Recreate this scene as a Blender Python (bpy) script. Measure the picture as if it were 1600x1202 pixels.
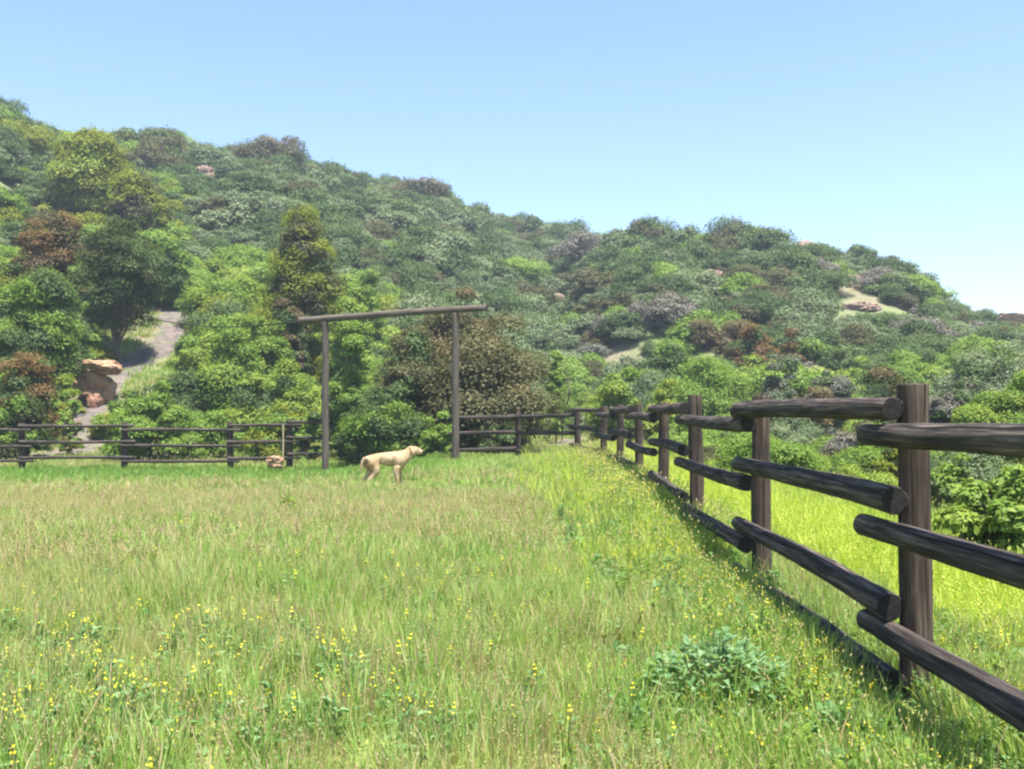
import bpy, bmesh, math, random
import numpy as np
from mathutils import Vector, Matrix, Quaternion, noise

for o in list(bpy.data.objects):
    bpy.data.objects.remove(o, do_unlink=True)
S = bpy.context.scene
C = S.collection
R = math.radians
F = 1555.0            # focal length in photo pixels (35 mm lens on a 1600 px frame)
HAZE = 0.0008          # thin air between the viewer and the hills
EYE = 1.5             # eye height
HOR = 640.0           # the level line in the photo

# ------------------------------------------------------------------ camera
cam_d = bpy.data.cameras.new('camera')
cam = bpy.data.objects.new('camera', cam_d)
C.objects.link(cam)
cam.location = (0, 0, EYE)
cam.rotation_euler = (R(90), 0, 0)
cam_d.lens = 35.0
cam_d.sensor_width = 36.0
cam_d.shift_y = (HOR - 601) / 1600.0
cam_d.clip_start = 0.05
cam_d.clip_end = 6000
S.camera = cam

# ------------------------------------------------------------------ sky and sun
SUN_EL, SUN_AZ = R(74), R(142)        # azimuth clockwise from +Y
w = bpy.data.worlds.new('World')
S.world = w
w.use_nodes = True
nt = w.node_tree
for n in list(nt.nodes):
    nt.nodes.remove(n)
sky = nt.nodes.new('ShaderNodeTexSky')
sky.sky_type = 'NISHITA'
sky.sun_disc = False
sky.sun_elevation = SUN_EL
sky.sun_rotation = SUN_AZ
sky.altitude = 300
sky.air_density = 1.0
sky.dust_density = 0.1
sky.ozone_density = 3.5
bg = nt.nodes.new('ShaderNodeBackground')
bg.inputs['Strength'].default_value = 0.092
wo = nt.nodes.new('ShaderNodeOutputWorld')
nt.links.new(sky.outputs[0], bg.inputs[0])
nt.links.new(bg.outputs[0], wo.inputs[0])

sl = bpy.data.lights.new('sun', 'SUN')
sl.energy = 5.0
sl.angle = R(0.55)
sl.color = (1.0, 0.955, 0.87)
so = bpy.data.objects.new('sun', sl)
C.objects.link(so)
sd = Vector((math.cos(SUN_EL) * math.sin(SUN_AZ), math.cos(SUN_EL) * math.cos(SUN_AZ), math.sin(SUN_EL)))
so.rotation_euler = sd.to_track_quat('Z', 'Y').to_euler()
so.location = (20, 0, 40)

S.view_settings.view_transform = 'Standard'
S.view_settings.look = 'None'
S.view_settings.gamma = 1.0
S.view_settings.use_curve_mapping = False
S.view_settings.exposure = 1.55
S.render.engine = 'CYCLES'
S.cycles.max_bounces = 6
S.cycles.diffuse_bounces = 3
S.cycles.transmission_bounces = 4
S.cycles.use_denoising = True
S.cycles.pixel_filter_type = 'BLACKMAN_HARRIS'
S.cycles.filter_width = 2.3

rng = np.random.default_rng(11)
random.seed(5)

# ------------------------------------------------------------------ helpers
def tag(o, label=None, cat=None, group=None, kind=None):
    if label: o['label'] = label
    if cat: o['category'] = cat
    if group: o['group'] = group
    if kind: o['kind'] = kind
    return o

def empty(name, loc, rz=0.0):
    o = bpy.data.objects.new(name, None)
    C.objects.link(o)
    o.location = loc
    o.rotation_euler = (0, 0, rz)
    o.empty_display_size = 0.2
    return o

def link(name, me, parent=None, mat=None):
    o = bpy.data.objects.new(name, me)
    C.objects.link(o)
    if mat is not None and not me.materials:
        me.materials.append(mat)
    if parent is not None:
        o.parent = parent
    return o

def np_mesh(name, verts, quads=None, tris=None, attrs=None, smooth=False, midx=None):
    me = bpy.data.meshes.new(name)
    nv = len(verts)
    nq = 0 if quads is None else len(quads)
    ntr = 0 if tris is None else len(tris)
    me.vertices.add(nv)
    me.vertices.foreach_set('co', np.asarray(verts, np.float32).ravel())
    loops = []
    if nq: loops.append(np.asarray(quads, np.int32).ravel())
    if ntr: loops.append(np.asarray(tris, np.int32).ravel())
    loops = np.concatenate(loops)
    me.loops.add(len(loops))
    me.loops.foreach_set('vertex_index', loops)
    me.polygons.add(nq + ntr)
    st = np.concatenate([np.arange(nq) * 4, nq * 4 + np.arange(ntr) * 3]).astype(np.int32)
    me.polygons.foreach_set('loop_start', st)
    if midx is not None:
        me.polygons.foreach_set('material_index', np.asarray(midx, np.int32))
    if smooth:
        me.polygons.foreach_set('use_smooth', np.ones(nq + ntr, bool))
    for k, v in (attrs or {}).items():
        a = me.attributes.new(k, 'FLOAT', 'POINT')
        a.data.foreach_set('value', np.asarray(v, np.float32))
    me.update(calc_edges=True)
    return me

def tube_into(V, Q, pts, rads, sides=6):
    """tapered tube along pts appended to vertex and quad lists"""
    base = len(V)
    n = len(pts)
    for i in range(n):
        a = pts[max(i - 1, 0)]; b = pts[min(i + 1, n - 1)]
        t = (Vector(b) - Vector(a)).normalized()
        ax = t.orthogonal().normalized(); ay = t.cross(ax)
        for k in range(sides):
            an = 2 * math.pi * k / sides
            V.append(tuple(Vector(pts[i]) + (ax * math.cos(an) + ay * math.sin(an)) * rads[i]))
    for i in range(n - 1):
        for k in range(sides):
            Q.append((base + i * sides + k, base + i * sides + (k + 1) % sides,
                      base + (i + 1) * sides + (k + 1) % sides, base + (i + 1) * sides + k))

def sstep(t):
    t = np.clip(t, 0, 1)
    return t * t * (3 - 2 * t)

# ------------------------------------------------------------------ the lie of the land
def wob(x, y, s, ph=0.0):
    return (np.sin(x / s + ph) * np.cos(y / s * 1.3 + 1.7 * ph) + 0.6 * np.sin(x / s * 2.3 + y / s * 1.7 + 2.1 + ph)
            + 0.35 * np.sin(x / s * 4.1 - y / s * 3.7 + ph * 3)) / 1.95

HL = dict(u=[-2600, -900, -300, 0, 60, 150, 290, 430, 540, 660, 750, 830, 930, 1100, 1300, 1700, 2600],
          v=[330, 120, 120, 165, 204, 222, 232, 244, 278, 303, 340, 362, 384, 425, 470, 540, 620],
          D=[120, 110, 112, 118, 122, 130, 140, 146, 152, 160, 168, 175, 185, 200, 210, 220, 230],
          B=[34, 34, 34, 34, 34, 34, 34, 34, 35, 37, 40, 46, 50, 60, 70, 80, 80])
HR = dict(u=[-2600, 500, 760, 840, 900, 940, 1010, 1090, 1160, 1230, 1330, 1400, 1450, 1490, 1560, 1650, 2000, 2600],
          v=[640, 640, 560, 470, 415, 388, 368, 378, 380, 396, 402, 424, 445, 470, 492, 512, 540, 590],
          D=[130, 130, 125, 122, 118, 116, 112, 110, 108, 106, 102, 98, 96, 94, 88, 84, 80, 80],
          B=[60, 60, 60, 56, 52, 50, 48, 46, 45, 44, 43, 42, 41, 40, 38, 36, 34, 34])
HF = dict(u=[-2600, 1000, 1250, 1400, 1480, 1600, 1750, 2100, 2600],
          v=[640, 640, 520, 470, 474, 500, 515, 540, 600],
          D=[260, 260, 260, 255, 250, 240, 235, 230, 230],
          B=[120, 120, 120, 110, 105, 100, 95, 90, 90])

def hill(x, y, T):
    ys = np.maximum(y, 5.0)
    u = 800 + F * x / ys
    v = np.interp(u, T['u'], T['v'])
    D = np.interp(u, T['u'], T['D'])
    B = np.interp(u, T['u'], T['B'])
    Z = np.maximum(EYE + (HOR - v) / F * D - 1.7, 0.0)
    t = (ys - B) / (D - B)
    up = np.clip(t, 0, 1)
    s = 0.55 * up + 0.45 * up * up * (3 - 2 * up)
    s = np.where(up < 0.12, s * sstep(up / 0.12) * 0.5 + s * 0.5, s)
    s = np.where(t > 1, np.exp(-((ys - D) / (0.45 * D)) ** 2), s)
    z = Z * s
    z = z + wob(x, y, 9.0, 0.6) * 0.9 * sstep(t / 0.25) * np.minimum(Z / 12, 1)
    return np.maximum(z, 0.0) * (t > 0)

def terrain(x, y):
    x = np.asarray(x, float); y = np.asarray(y, float)
    z = -0.5 * sstep((-x - 1.0) / 5.0) * sstep((y - 17) / 11.0)
    z = z + 0.035 * wob(x, y, 1.3) * sstep((y - 2) / 3)
    h = np.maximum(np.maximum(hill(x, y, HL), hill(x, y, HR)), hill(x, y, HF))
    return z + h

def tz(x, y):
    return float(terrain(np.array([x]), np.array([y]))[0])

def at(u, d, dz=0.0):
    x = (u - 800) / F * d
    return Vector((x, d, tz(x, d) + dz))

def zpix(v, d):
    return EYE + (HOR - v) / F * d

def hit(u, v, d0=34.0, d1=300.0):
    ds = np.arange(d0, d1, 0.25)
    xs = (u - 800) / F * ds
    zt = terrain(xs, ds)
    zr = EYE + (HOR - v) / F * ds
    k = np.nonzero(zr <= zt)[0]
    return float(ds[k[0]]) if len(k) else None

def seen(x, y, top):
    """is a point 'top' metres above the ground at x,y clear of the land in between"""
    n = len(x); ok = np.ones(n, bool)
    zt = terrain(x, y) + top
    for f in np.linspace(0.3, 0.97, 26):
        zz = EYE + (zt - EYE) * f
        ok &= zz > terrain(x * f, y * f) - 0.5
    return ok

# ------------------------------------------------------------------ materials
def nodes(m):
    m.use_nodes = True
    t = m.node_tree
    for n in list(t.nodes):
        t.nodes.remove(n)
    out = t.nodes.new('ShaderNodeOutputMaterial')
    return t, out

def N(t, typ, **kw):
    n = t.nodes.new(typ)
    for k, v in kw.items():
        setattr(n, k, v)
    return n

def ramp(t, fac, stops):
    r = t.nodes.new('ShaderNodeValToRGB')
    e = r.color_ramp.elements
    while len(e) > 1:
        e.remove(e[-1])
    e[0].position = stops[0][0]; e[0].color = (*stops[0][1], 1)
    for p, c in stops[1:]:
        k = e.new(p); k.color = (*c, 1)
    t.links.new(fac, r.inputs[0])
    return r.outputs[0]

def mixc(t, fac, a, b, mode='MIX'):
    m = t.nodes.new('ShaderNodeMix')
    m.data_type = 'RGBA'; m.blend_type = mode
    if isinstance(fac, (int, float)): m.inputs[0].default_value = fac
    else: t.links.new(fac, m.inputs[0])
    for i, c in ((6, a), (7, b)):
        if isinstance(c, tuple): m.inputs[i].default_value = (*c, 1)
        else: t.links.new(c, m.inputs[i])
    return m.outputs[2]

def math_n(t, op, a, b=None):
    m = t.nodes.new('ShaderNodeMath'); m.operation = op
    for i, c in ((0, a), (1, b)):
        if c is None: continue
        if isinstance(c, (int, float)): m.inputs[i].default_value = c
        else: t.links.new(c, m.inputs[i])
    return m.outputs[0]

def leaf_mat(name, cols, trans=0.35, jitter=0.5, patch=0.0, patch_col=(0.2, 0.17, 0.06), dry=None):
    """leaves: a spread of tones per leaf, a shift per plant, part of the light let through"""
    m = bpy.data.materials.new(name)
    t, out = nodes(m)
    a = N(t, 'ShaderNodeAttribute', attribute_name='tint')
    oi = N(t, 'ShaderNodeObjectInfo')
    f = math_n(t, 'ADD', math_n(t, 'MULTIPLY', a.outputs['Fac'], 1 - jitter), math_n(t, 'MULTIPLY', oi.outputs['Random'], jitter))
    k = len(cols)
    col = ramp(t, f, [(i / (k - 1) if k > 1 else 0, c) for i, c in enumerate(cols)])
    if dry is not None:
        b = N(t, 'ShaderNodeAttribute', attribute_name='dry')
        col = mixc(t, b.outputs['Fac'], col, ramp(t, a.outputs['Fac'], [(0, dry[0]), (1, dry[1])]))
    if patch > 0:
        g = N(t, 'ShaderNodeNewGeometry')
        nz = N(t, 'ShaderNodeTexNoise'); nz.inputs['Scale'].default_value = 0.45; nz.inputs['Detail'].default_value = 4
        t.links.new(g.outputs['Position'], nz.inputs['Vector'])
        pf = math_n(t, 'MULTIPLY', ramp(t, nz.outputs[0], [(0.42, (0, 0, 0)), (0.66, (1, 1, 1))]), patch)
        col = mixc(t, pf, col, patch_col)
    d = N(t, 'ShaderNodeBsdfDiffuse'); tr = N(t, 'ShaderNodeBsdfTranslucent')
    gl = N(t, 'ShaderNodeBsdfGlossy'); gl.inputs['Roughness'].default_value = 0.5
    gl.inputs['Color'].default_value = (0.9, 0.95, 0.9, 1)
    t.links.new(col, d.inputs[0])
    tc = mixc(t, 1.0, col, (1.1, 1.15, 0.6), 'MULTIPLY')
    t.links.new(tc, tr.inputs[0])
    mx = N(t, 'ShaderNodeMixShader'); mx.inputs[0].default_value = trans
    t.links.new(d.outputs[0], mx.inputs[1]); t.links.new(tr.outputs[0], mx.inputs[2])
    m2 = N(t, 'ShaderNodeMixShader'); m2.inputs[0].default_value = 0.008
    t.links.new(mx.outputs[0], m2.inputs[1]); t.links.new(gl.outputs[0], m2.inputs[2])
    t.links.new(m2.outputs[0], out.inputs[0])
    return m

def plain_mat(name, stops, scale=(4, 4, 4), rough=0.9, bump=0.3, detail=6, coord='Object', dist=0.02, extra=None, crack=False):
    m = bpy.data.materials.new(name)
    t, out = nodes(m)
    tc = N(t, 'ShaderNodeTexCoord'); mp = N(t, 'ShaderNodeMapping'); mp.inputs['Scale'].default_value = scale
    t.links.new(tc.outputs[coord], mp.inputs[0])
    nz = N(t, 'ShaderNodeTexNoise'); nz.inputs['Scale'].default_value = 1.0; nz.inputs['Detail'].default_value = detail
    nz.inputs['Roughness'].default_value = 0.62
    t.links.new(mp.outputs[0], nz.inputs['Vector'])
    col = ramp(t, nz.outputs[0], stops)
    if extra is not None:
        n2 = N(t, 'ShaderNodeTexNoise'); n2.inputs['Scale'].default_value = extra[0]; n2.inputs['Detail'].default_value = 3
        t.links.new(tc.outputs[coord], n2.inputs['Vector'])
        f = ramp(t, n2.outputs[0], [(extra[1], (0, 0, 0)), (extra[2], (1, 1, 1))])
        col = mixc(t, f, col, extra[3])
    if crack:
        mp2 = N(t, 'ShaderNodeMapping'); mp2.inputs['Scale'].default_value = (26, 26, 0.9)
        t.links.new(tc.outputs[coord], mp2.inputs[0])
        n3 = N(t, 'ShaderNodeTexNoise'); n3.inputs['Scale'].default_value = 1.0; n3.inputs['Detail'].default_value = 2
        t.links.new(mp2.outputs[0], n3.inputs['Vector'])
        f3 = ramp(t, n3.outputs[0], [(0.30, (1, 1, 1)), (0.36, (0, 0, 0))])
        col = mixc(t, f3, col, (0.006, 0.005, 0.004))
    p = N(t, 'ShaderNodeBsdfPrincipled')
    p.inputs['Roughness'].default_value = rough
    p.inputs['Specular IOR Level'].default_value = 0.25
    t.links.new(col, p.inputs['Base Color'])
    if bump:
        b = N(t, 'ShaderNodeBump'); b.inputs['Strength'].default_value = bump; b.inputs['Distance'].default_value = dist
        t.links.new(nz.outputs[0], b.inputs['Height']); t.links.new(b.outputs[0], p.inputs['Normal'])
    t.links.new(p.outputs[0], out.inputs[0])
    return m

M = {}
M['soil'] = plain_mat('meadow_soil', [(0.3, (0.16, 0.19, 0.05)), (0.5, (0.22, 0.26, 0.07)), (0.7, (0.32, 0.28, 0.14))],
                      (3, 3, 3), 1.0, 0.5, extra=(0.5, 0.5, 0.7, (0.16, 0.21, 0.05)))
M['hill'] = plain_mat('hill_soil', [(0.3, (0.12, 0.13, 0.06)), (0.5, (0.17, 0.155, 0.095)), (0.72, (0.24, 0.185, 0.135))],
                      (0.7, 0.7, 0.7), 1.0, 0.6, extra=(0.12, 0.52, 0.66, (0.13, 0.18, 0.06)), dist=0.2)
M['dirt'] = plain_mat('dirt_track', [(0.3, (0.075, 0.063, 0.058)), (0.5, (0.13, 0.107, 0.10)), (0.7, (0.20, 0.16, 0.145))],
                      (2.2, 2.2, 2.2), 1.0, 1.0, dist=0.12, extra=(1.3, 0.5, 0.68, (0.13, 0.15, 0.06)))
M['wood'] = plain_mat('weathered_log', [(0.30, (0.015, 0.010, 0.008)), (0.45, (0.054, 0.037, 0.027)), (0.57, (0.10, 0.072, 0.055)), (0.72, (0.18, 0.136, 0.108))],
                      (46, 46, 1.8), 0.95, 0.8, dist=0.015, extra=(2.3, 0.45, 0.75, (0.03, 0.023, 0.021)), crack=True)
M['rail'] = plain_mat('creosoted_rail', [(0.30, (0.008, 0.006, 0.006)), (0.45, (0.030, 0.023, 0.020)), (0.57, (0.085, 0.067, 0.057)), (0.72, (0.22, 0.182, 0.155))],
                      (46, 46, 1.8), 0.95, 0.8, dist=0.015, extra=(2.0, 0.48, 0.8, (0.06, 0.05, 0.046)), crack=True)
M['gate'] = plain_mat('grey_gate_log', [(0.28, (0.04, 0.032, 0.027)), (0.5, (0.10, 0.08, 0.066)), (0.75, (0.19, 0.155, 0.125))],
                      (30, 30, 2.0), 0.85, 0.6, dist=0.012)
M['end'] = plain_mat('log_end', [(0.3, (0.010, 0.009, 0.009)), (0.6, (0.026, 0.022, 0.021))], (30, 30, 30), 0.9, 0.4)
M['bark'] = plain_mat('bark', [(0.3, (0.05, 0.04, 0.03)), (0.6, (0.13, 0.105, 0.085))], (14, 14, 3), 0.95, 0.6)
M['palebark'] = plain_mat('pale_bark', [(0.3, (0.25, 0.2, 0.12)), (0.6, (0.42, 0.36, 0.22))], (14, 14, 3), 0.95, 0.4)
M['redrock'] = plain_mat('red_sandstone', [(0.3, (0.16, 0.08, 0.05)), (0.5, (0.27, 0.15, 0.10)), (0.7, (0.36, 0.23, 0.15))], (2, 2, 3), 0.95, 0.7, dist=0.06)
M['rock'] = plain_mat('sandstone', [(0.3, (0.17, 0.095, 0.055)), (0.48, (0.32, 0.20, 0.12)), (0.7, (0.42, 0.285, 0.18))],
                      (1.6, 1.6, 3.4), 0.95, 0.7, dist=0.06, extra=(1.1, 0.55, 0.75, (0.25, 0.12, 0.075)))
M['pinkrock'] = plain_mat('pink_outcrop', [(0.3, (0.16, 0.105, 0.085)), (0.5, (0.25, 0.17, 0.14)), (0.7, (0.33, 0.235, 0.19))],
                          (0.8, 0.8, 1.8), 0.95, 0.7, dist=0.1)

LEAF = {
    'sage':   leaf_mat('sage_leaf', [(0.08, 0.115, 0.052), (0.125, 0.165, 0.08), (0.16, 0.20, 0.10), (0.185, 0.215, 0.125)], 0.2, 0.6),
    'scrub':  leaf_mat('scrub_oak_leaf', [(0.04, 0.068, 0.022), (0.075, 0.118, 0.04), (0.125, 0.17, 0.06)], 0.2, 0.55),
    'bright': leaf_mat('bright_leaf', [(0.10, 0.17, 0.028), (0.155, 0.24, 0.042), (0.22, 0.31, 0.065)], 0.33, 0.4),
    'lime':   leaf_mat('lime_leaf', [(0.13, 0.20, 0.03), (0.22, 0.29, 0.05), (0.31, 0.37, 0.09)], 0.33, 0.4),
    'olive':  leaf_mat('olive_leaf', [(0.125, 0.155, 0.022), (0.20, 0.23, 0.03), (0.27, 0.285, 0.05)], 0.4, 0.4),
    'dark':   leaf_mat('dark_oak_leaf', [(0.028, 0.040, 0.012), (0.05, 0.066, 0.02), (0.085, 0.10, 0.028)], 0.25, 0.3),
    'brown':  leaf_mat('brown_leaf', [(0.10, 0.075, 0.04), (0.15, 0.115, 0.06), (0.18, 0.155, 0.075)], 0.3, 0.4),
    'rust':   leaf_mat('rust_leaf', [(0.12, 0.075, 0.03), (0.18, 0.11, 0.045), (0.20, 0.165, 0.05)], 0.35, 0.4),
    'greyolive': leaf_mat('grey_olive_leaf', [(0.065, 0.07, 0.03), (0.10, 0.10, 0.045), (0.14, 0.125, 0.062)], 0.3, 0.4),
    'mauve':  leaf_mat('mauve_blossom', [(0.11, 0.13, 0.07), (0.155, 0.155, 0.13), (0.19, 0.175, 0.18)], 0.3, 0.4),
    'ash':    leaf_mat('ash_twig', [(0.11, 0.105, 0.08), (0.16, 0.15, 0.12), (0.21, 0.19, 0.16)], 0.15, 0.4),
    'paleweed': leaf_mat('pale_weed_leaf', [(0.09, 0.19, 0.07), (0.17, 0.29, 0.13), (0.30, 0.41, 0.24)], 0.4, 0.1),
    'weed':   leaf_mat('weed_leaf', [(0.07, 0.16, 0.04), (0.13, 0.24, 0.075), (0.25, 0.36, 0.17)], 0.4, 0.2),
}

# ------------------------------------------------------------------ foliage
def crown_clumps(r_, w, h, n, base=0.0, taper=0.0):
    """centres and radii of leaf clumps filling an uneven dome w wide, h high whose foot is at z=0"""
    out = []
    lob = [(r_.uniform(0, 2 * math.pi), r_.uniform(0.5, 1.25)) for _ in range(5)]
    for i in range(n):
        a = r_.uniform(0, 2 * math.pi)
        e = math.asin(r_.uniform(-0.25, 1.0)) if base <= 0 else math.asin(r_.uniform(-0.8, 1.0))
        q = r_.uniform(0.35, 1.0) ** 0.45
        k = 1.0
        for (la, lk) in lob:
            dd = abs((a - la + math.pi) % (2 * math.pi) - math.pi)
            if dd < 0.8: k *= 1 + (lk - 1) * (1 - dd / 0.8)
        rc = r_.uniform(0.07, 0.22)
        x = math.cos(a) * math.cos(e) * q * (w / 2) * (1 - rc * 0.8) * k
        y = math.sin(a) * math.cos(e) * q * (w / 2) * (1 - rc * 0.8) * k
        if base <= 0:
            z = max(0.12 * h, (0.22 + 0.78 * math.sin(e) * q * (1 - rc * 0.5)) * h) * r_.uniform(0.9, 1.06)
        else:
            mid = (base + h) / 2
            z = mid + math.sin(e) * q * (h - base) / 2 * (1 - rc * 0.6)
        if taper:
            tf = 1.0 - taper * max(0.0, min(1.0, (z - base) / (h - base)))
            x *= tf; y *= tf
        rad = rc * min(w, (h - base) * 1.4)
        if r_.random() < 0.3: z += rad * r_.uniform(0.2, 1.0)
        z = min(z, h - rad * 0.5)
        out.append((x, y, z, rad * 1.15, rad * 0.9, r_.uniform(0, 1)))
    return np.array(out)

def thicket_clumps(r_, w, h, n, domes):
    """several domes of unlike size grown into one another"""
    out = []
    for i in range(domes):
        k = r_.uniform(0.5, 0.8)
        a = 2 * math.pi * (i + r_.uniform(-.3, .3)) / domes
        q = (1 - k) * w / 2 * r_.uniform(0.75, 1.1)
        hh = h * (1.0 if i == 0 else r_.uniform(0.5, 0.97))
        c = crown_clumps(r_, w * k, hh, max(8, int(n / domes)))
        c[:, 0] += math.cos(a) * q; c[:, 1] += math.sin(a) * q
        c[:, 3] *= 1.6; c[:, 4] *= 1.45
        c[:, 2] = np.maximum(c[:, 2] - 0.12 * hh * (c[:, 2] > 0.5 * hh), 0.08 * h)
        c[:, 5] = np.clip(c[:, 5] * 0.6 + r_.uniform(0, 0.4), 0, 1)
        out.append(c)
    return np.concatenate(out)

def leaves_mesh(name, g, clumps, n, size, elong=1.7, fold=0.15, rand=0.5, up=0.4, tipbias=None, hang=0.0):
    rad = clumps[:, 3]
    p = rad ** 2 / np.sum(rad ** 2)
    ci = g.choice(len(clumps), n, p=p)
    dirs = g.normal(size=(n, 3)); dirs /= np.linalg.norm(dirs, axis=1)[:, None]
    dirs[:, 2] = np.where(dirs[:, 2] < -0.3, -dirs[:, 2] * 0.8, dirs[:, 2])
    rr = np.clip(g.uniform(0.25, 1.0, n) ** 0.4 + g.normal(0, 0.1, n), 0.1, 1.35)
    c = clumps[ci]
    ctr = c[:, :3] + dirs * rr[:, None] * np.stack([c[:, 3], c[:, 3], c[:, 4]], 1)
    ctr[:, 2] = np.maximum(ctr[:, 2], 0.02)
    nor = dirs * 0.7 + np.array([0, 0, up]) + g.normal(0, rand * 0.6, (n, 3))
    nor /= np.linalg.norm(nor, axis=1)[:, None]
    ref = g.normal(size=(n, 3)) + np.array([0, 0, -hang])
    t = ref - nor * np.sum(ref * nor, 1)[:, None]
    t /= np.linalg.norm(t, axis=1)[:, None]
    b = np.cross(nor, t)
    sz = size * g.uniform(0.6, 1.4, n)
    L = (sz * elong * 0.5)[:, None]; W = (sz * 0.5)[:, None]
    v = np.empty((n, 4, 3))
    v[:, 0] = ctr - t * L
    v[:, 1] = ctr + b * W + nor * W * fold
    v[:, 2] = ctr + t * L
    v[:, 3] = ctr - b * W + nor * W * fold
    tint = np.clip(c[:, 5] * 0.72 + g.uniform(0, 0.28, n), 0, 1)
    q = np.arange(n * 4).reshape(n, 4)
    return np_mesh(name, v.reshape(-1, 3), q, attrs={'tint': np.repeat(tint, 4)})

def limbs_mesh(name, r_, clumps, h, trunk_r, trunk_h, nl, stems=1):
    V, Q = [], []
    for s_ in range(stems):
        off = (0, 0) if stems == 1 else (r_.uniform(-0.18, 0.18) * h * 0.4, r_.uniform(-0.18, 0.18) * h * 0.4)
        lean = (r_.uniform(-0.1, 0.1) * h, r_.uniform(-0.1, 0.1) * h)
        pts = []; rd = []
        for i in range(6):
            f = i / 5
            pts.append((off[0] + lean[0] * f * f + r_.uniform(-1, 1) * trunk_r * 0.5, off[1] + lean[1] * f * f + r_.uniform(-1, 1) * trunk_r * 0.5, -0.25 + (trunk_h + 0.25) * f))
            rd.append(trunk_r * (1.25 - 0.65 * f))
        tube_into(V, Q, pts, rd, 7)
        top = Vector(pts[-1])
        idx = list(range(len(clumps))); r_.shuffle(idx)
        for j in idx[:nl]:
            c = Vector(clumps[j][:3])
            st = Vector(pts[r_.randint(2, 5)])
            m1 = st.lerp(c, 0.4) + Vector((r_.uniform(-.1, .1), r_.uniform(-.1, .1), 0.12)) * h * 0.25
            tube_into(V, Q, [tuple(st), tuple(m1), tuple(st.lerp(c, 0.75) + Vector((0, 0, .03 * h))), tuple(c)],
                      [trunk_r * 0.5, trunk_r * 0.36, trunk_r * 0.22, trunk_r * 0.08], 5)
    me = np_mesh(name, np.array(V), np.array(Q), smooth=True)
    return me

# ------------------------------------------------------------------ ground
def grid_mesh(name, X, Y, mat):
    ny, nx = X.shape
    Z = terrain(X.ravel(), Y.ravel())
    V = np.stack([X.ravel(), Y.ravel(), Z], 1)
    i = np.arange(ny * nx).reshape(ny, nx)
    q = np.stack([i[:-1, :-1], i[:-1, 1:], i[1:, 1:], i[1:, :-1]], -1).reshape(-1, 4)
    o = link(name, np_mesh(name, V, q, smooth=True), None, mat)
    return tag(o, kind='structure')

ys = np.linspace(-25, 33, 150); xs = np.linspace(-62, 62, 260)
grid_mesh('ground', *np.meshgrid(xs, ys), M['soil'])
dd = 33 * (430 / 33) ** np.linspace(0, 1, 190); aa = np.linspace(-1.7, 1.7, 380)
A, Dm = np.meshgrid(aa, dd)
grid_mesh('hillside', A * Dm, Dm, M['hill'])
pl = link('land', np_mesh('land', np.array([(-1500, -1500, -2.5), (1500, -1500, -2.5), (1500, 1500, -2.5), (-1500, 1500, -2.5)], float), np.array([[0, 1, 2, 3]])), None, M['hill'])
tag(pl, kind='structure')

TRACKS = []
def ribbon(name, cps, width, label=None):
    pts = [Vector((at(u, d).x, d, 0)) for u, d in cps]
    fine = []
    for i in range(len(pts) - 1):
        p0 = pts[max(i - 1, 0)]; p1 = pts[i]; p2 = pts[i + 1]; p3 = pts[min(i + 2, len(pts) - 1)]
        for k in range(14):
            t = k / 14
            fine.append(0.5 * ((2 * p1) + (p2 - p0) * t + (2 * p0 - 5 * p1 + 4 * p2 - p3) * t * t + (3 * p1 - p0 - 3 * p2 + p3) * t ** 3))
    fine.append(pts[-1])
    V = []; nx = 7
    for i, p in enumerate(fine):
        t = (fine[min(i + 1, len(fine) - 1)] - fine[max(i - 1, 0)]).normalized()
        n = Vector((t.y, -t.x, 0))
        wv = width * (1 + 0.18 * math.sin(i * 0.9) + 0.1 * math.sin(i * 2.3))
        for k in range(nx):
            f = k / (nx - 1) - 0.5
            q = p + n * f * wv
            V.append((q.x, q.y, tz(q.x, q.y) + 0.07 - 0.10 * abs(2 * f) ** 4 - 0.04 * math.exp(-((abs(f) - .25) / .08) ** 2)))
    Q = []
    for i in range(len(fine) - 1):
        for k in range(nx - 1):
            a = i * nx + k
            Q.append((a, a + 1, a + nx + 1, a + nx))
    o = link(name, np_mesh(name, np.array(V), np.array(Q), smooth=True), None, M['dirt'])
    tag(o, kind='structure')
    TRACKS.append((np.array([(p.x, p.y) for p in fine]), width))
    return o

ribbon('dirt_track', [(-150, 35.5), (60, 36.2), (130, 38), (146, 42), (162, 46), (190, 48.5), (235, 51), (268, 53.5), (275, 57), (258, 61)], 2.0)
ribbon('dirt_road', [(170, 37), (330, 36), (420, 34.8), (560, 33.6)], 1.3)
ribbon('footpath', [(790, 34), (860, 37), (885, 42), (905, 48), (1000, 49), (1240, 44), (1330, 40), (1500, 38)], 1.8)

def track_dist(x, y):
    d = np.full(len(x), 1e9)
    for pts, wd in TRACKS:
        for p in pts[::2]:
            d = np.minimum(d, np.hypot(x - p[0], y - p[1]) - wd / 2)
    return d

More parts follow.
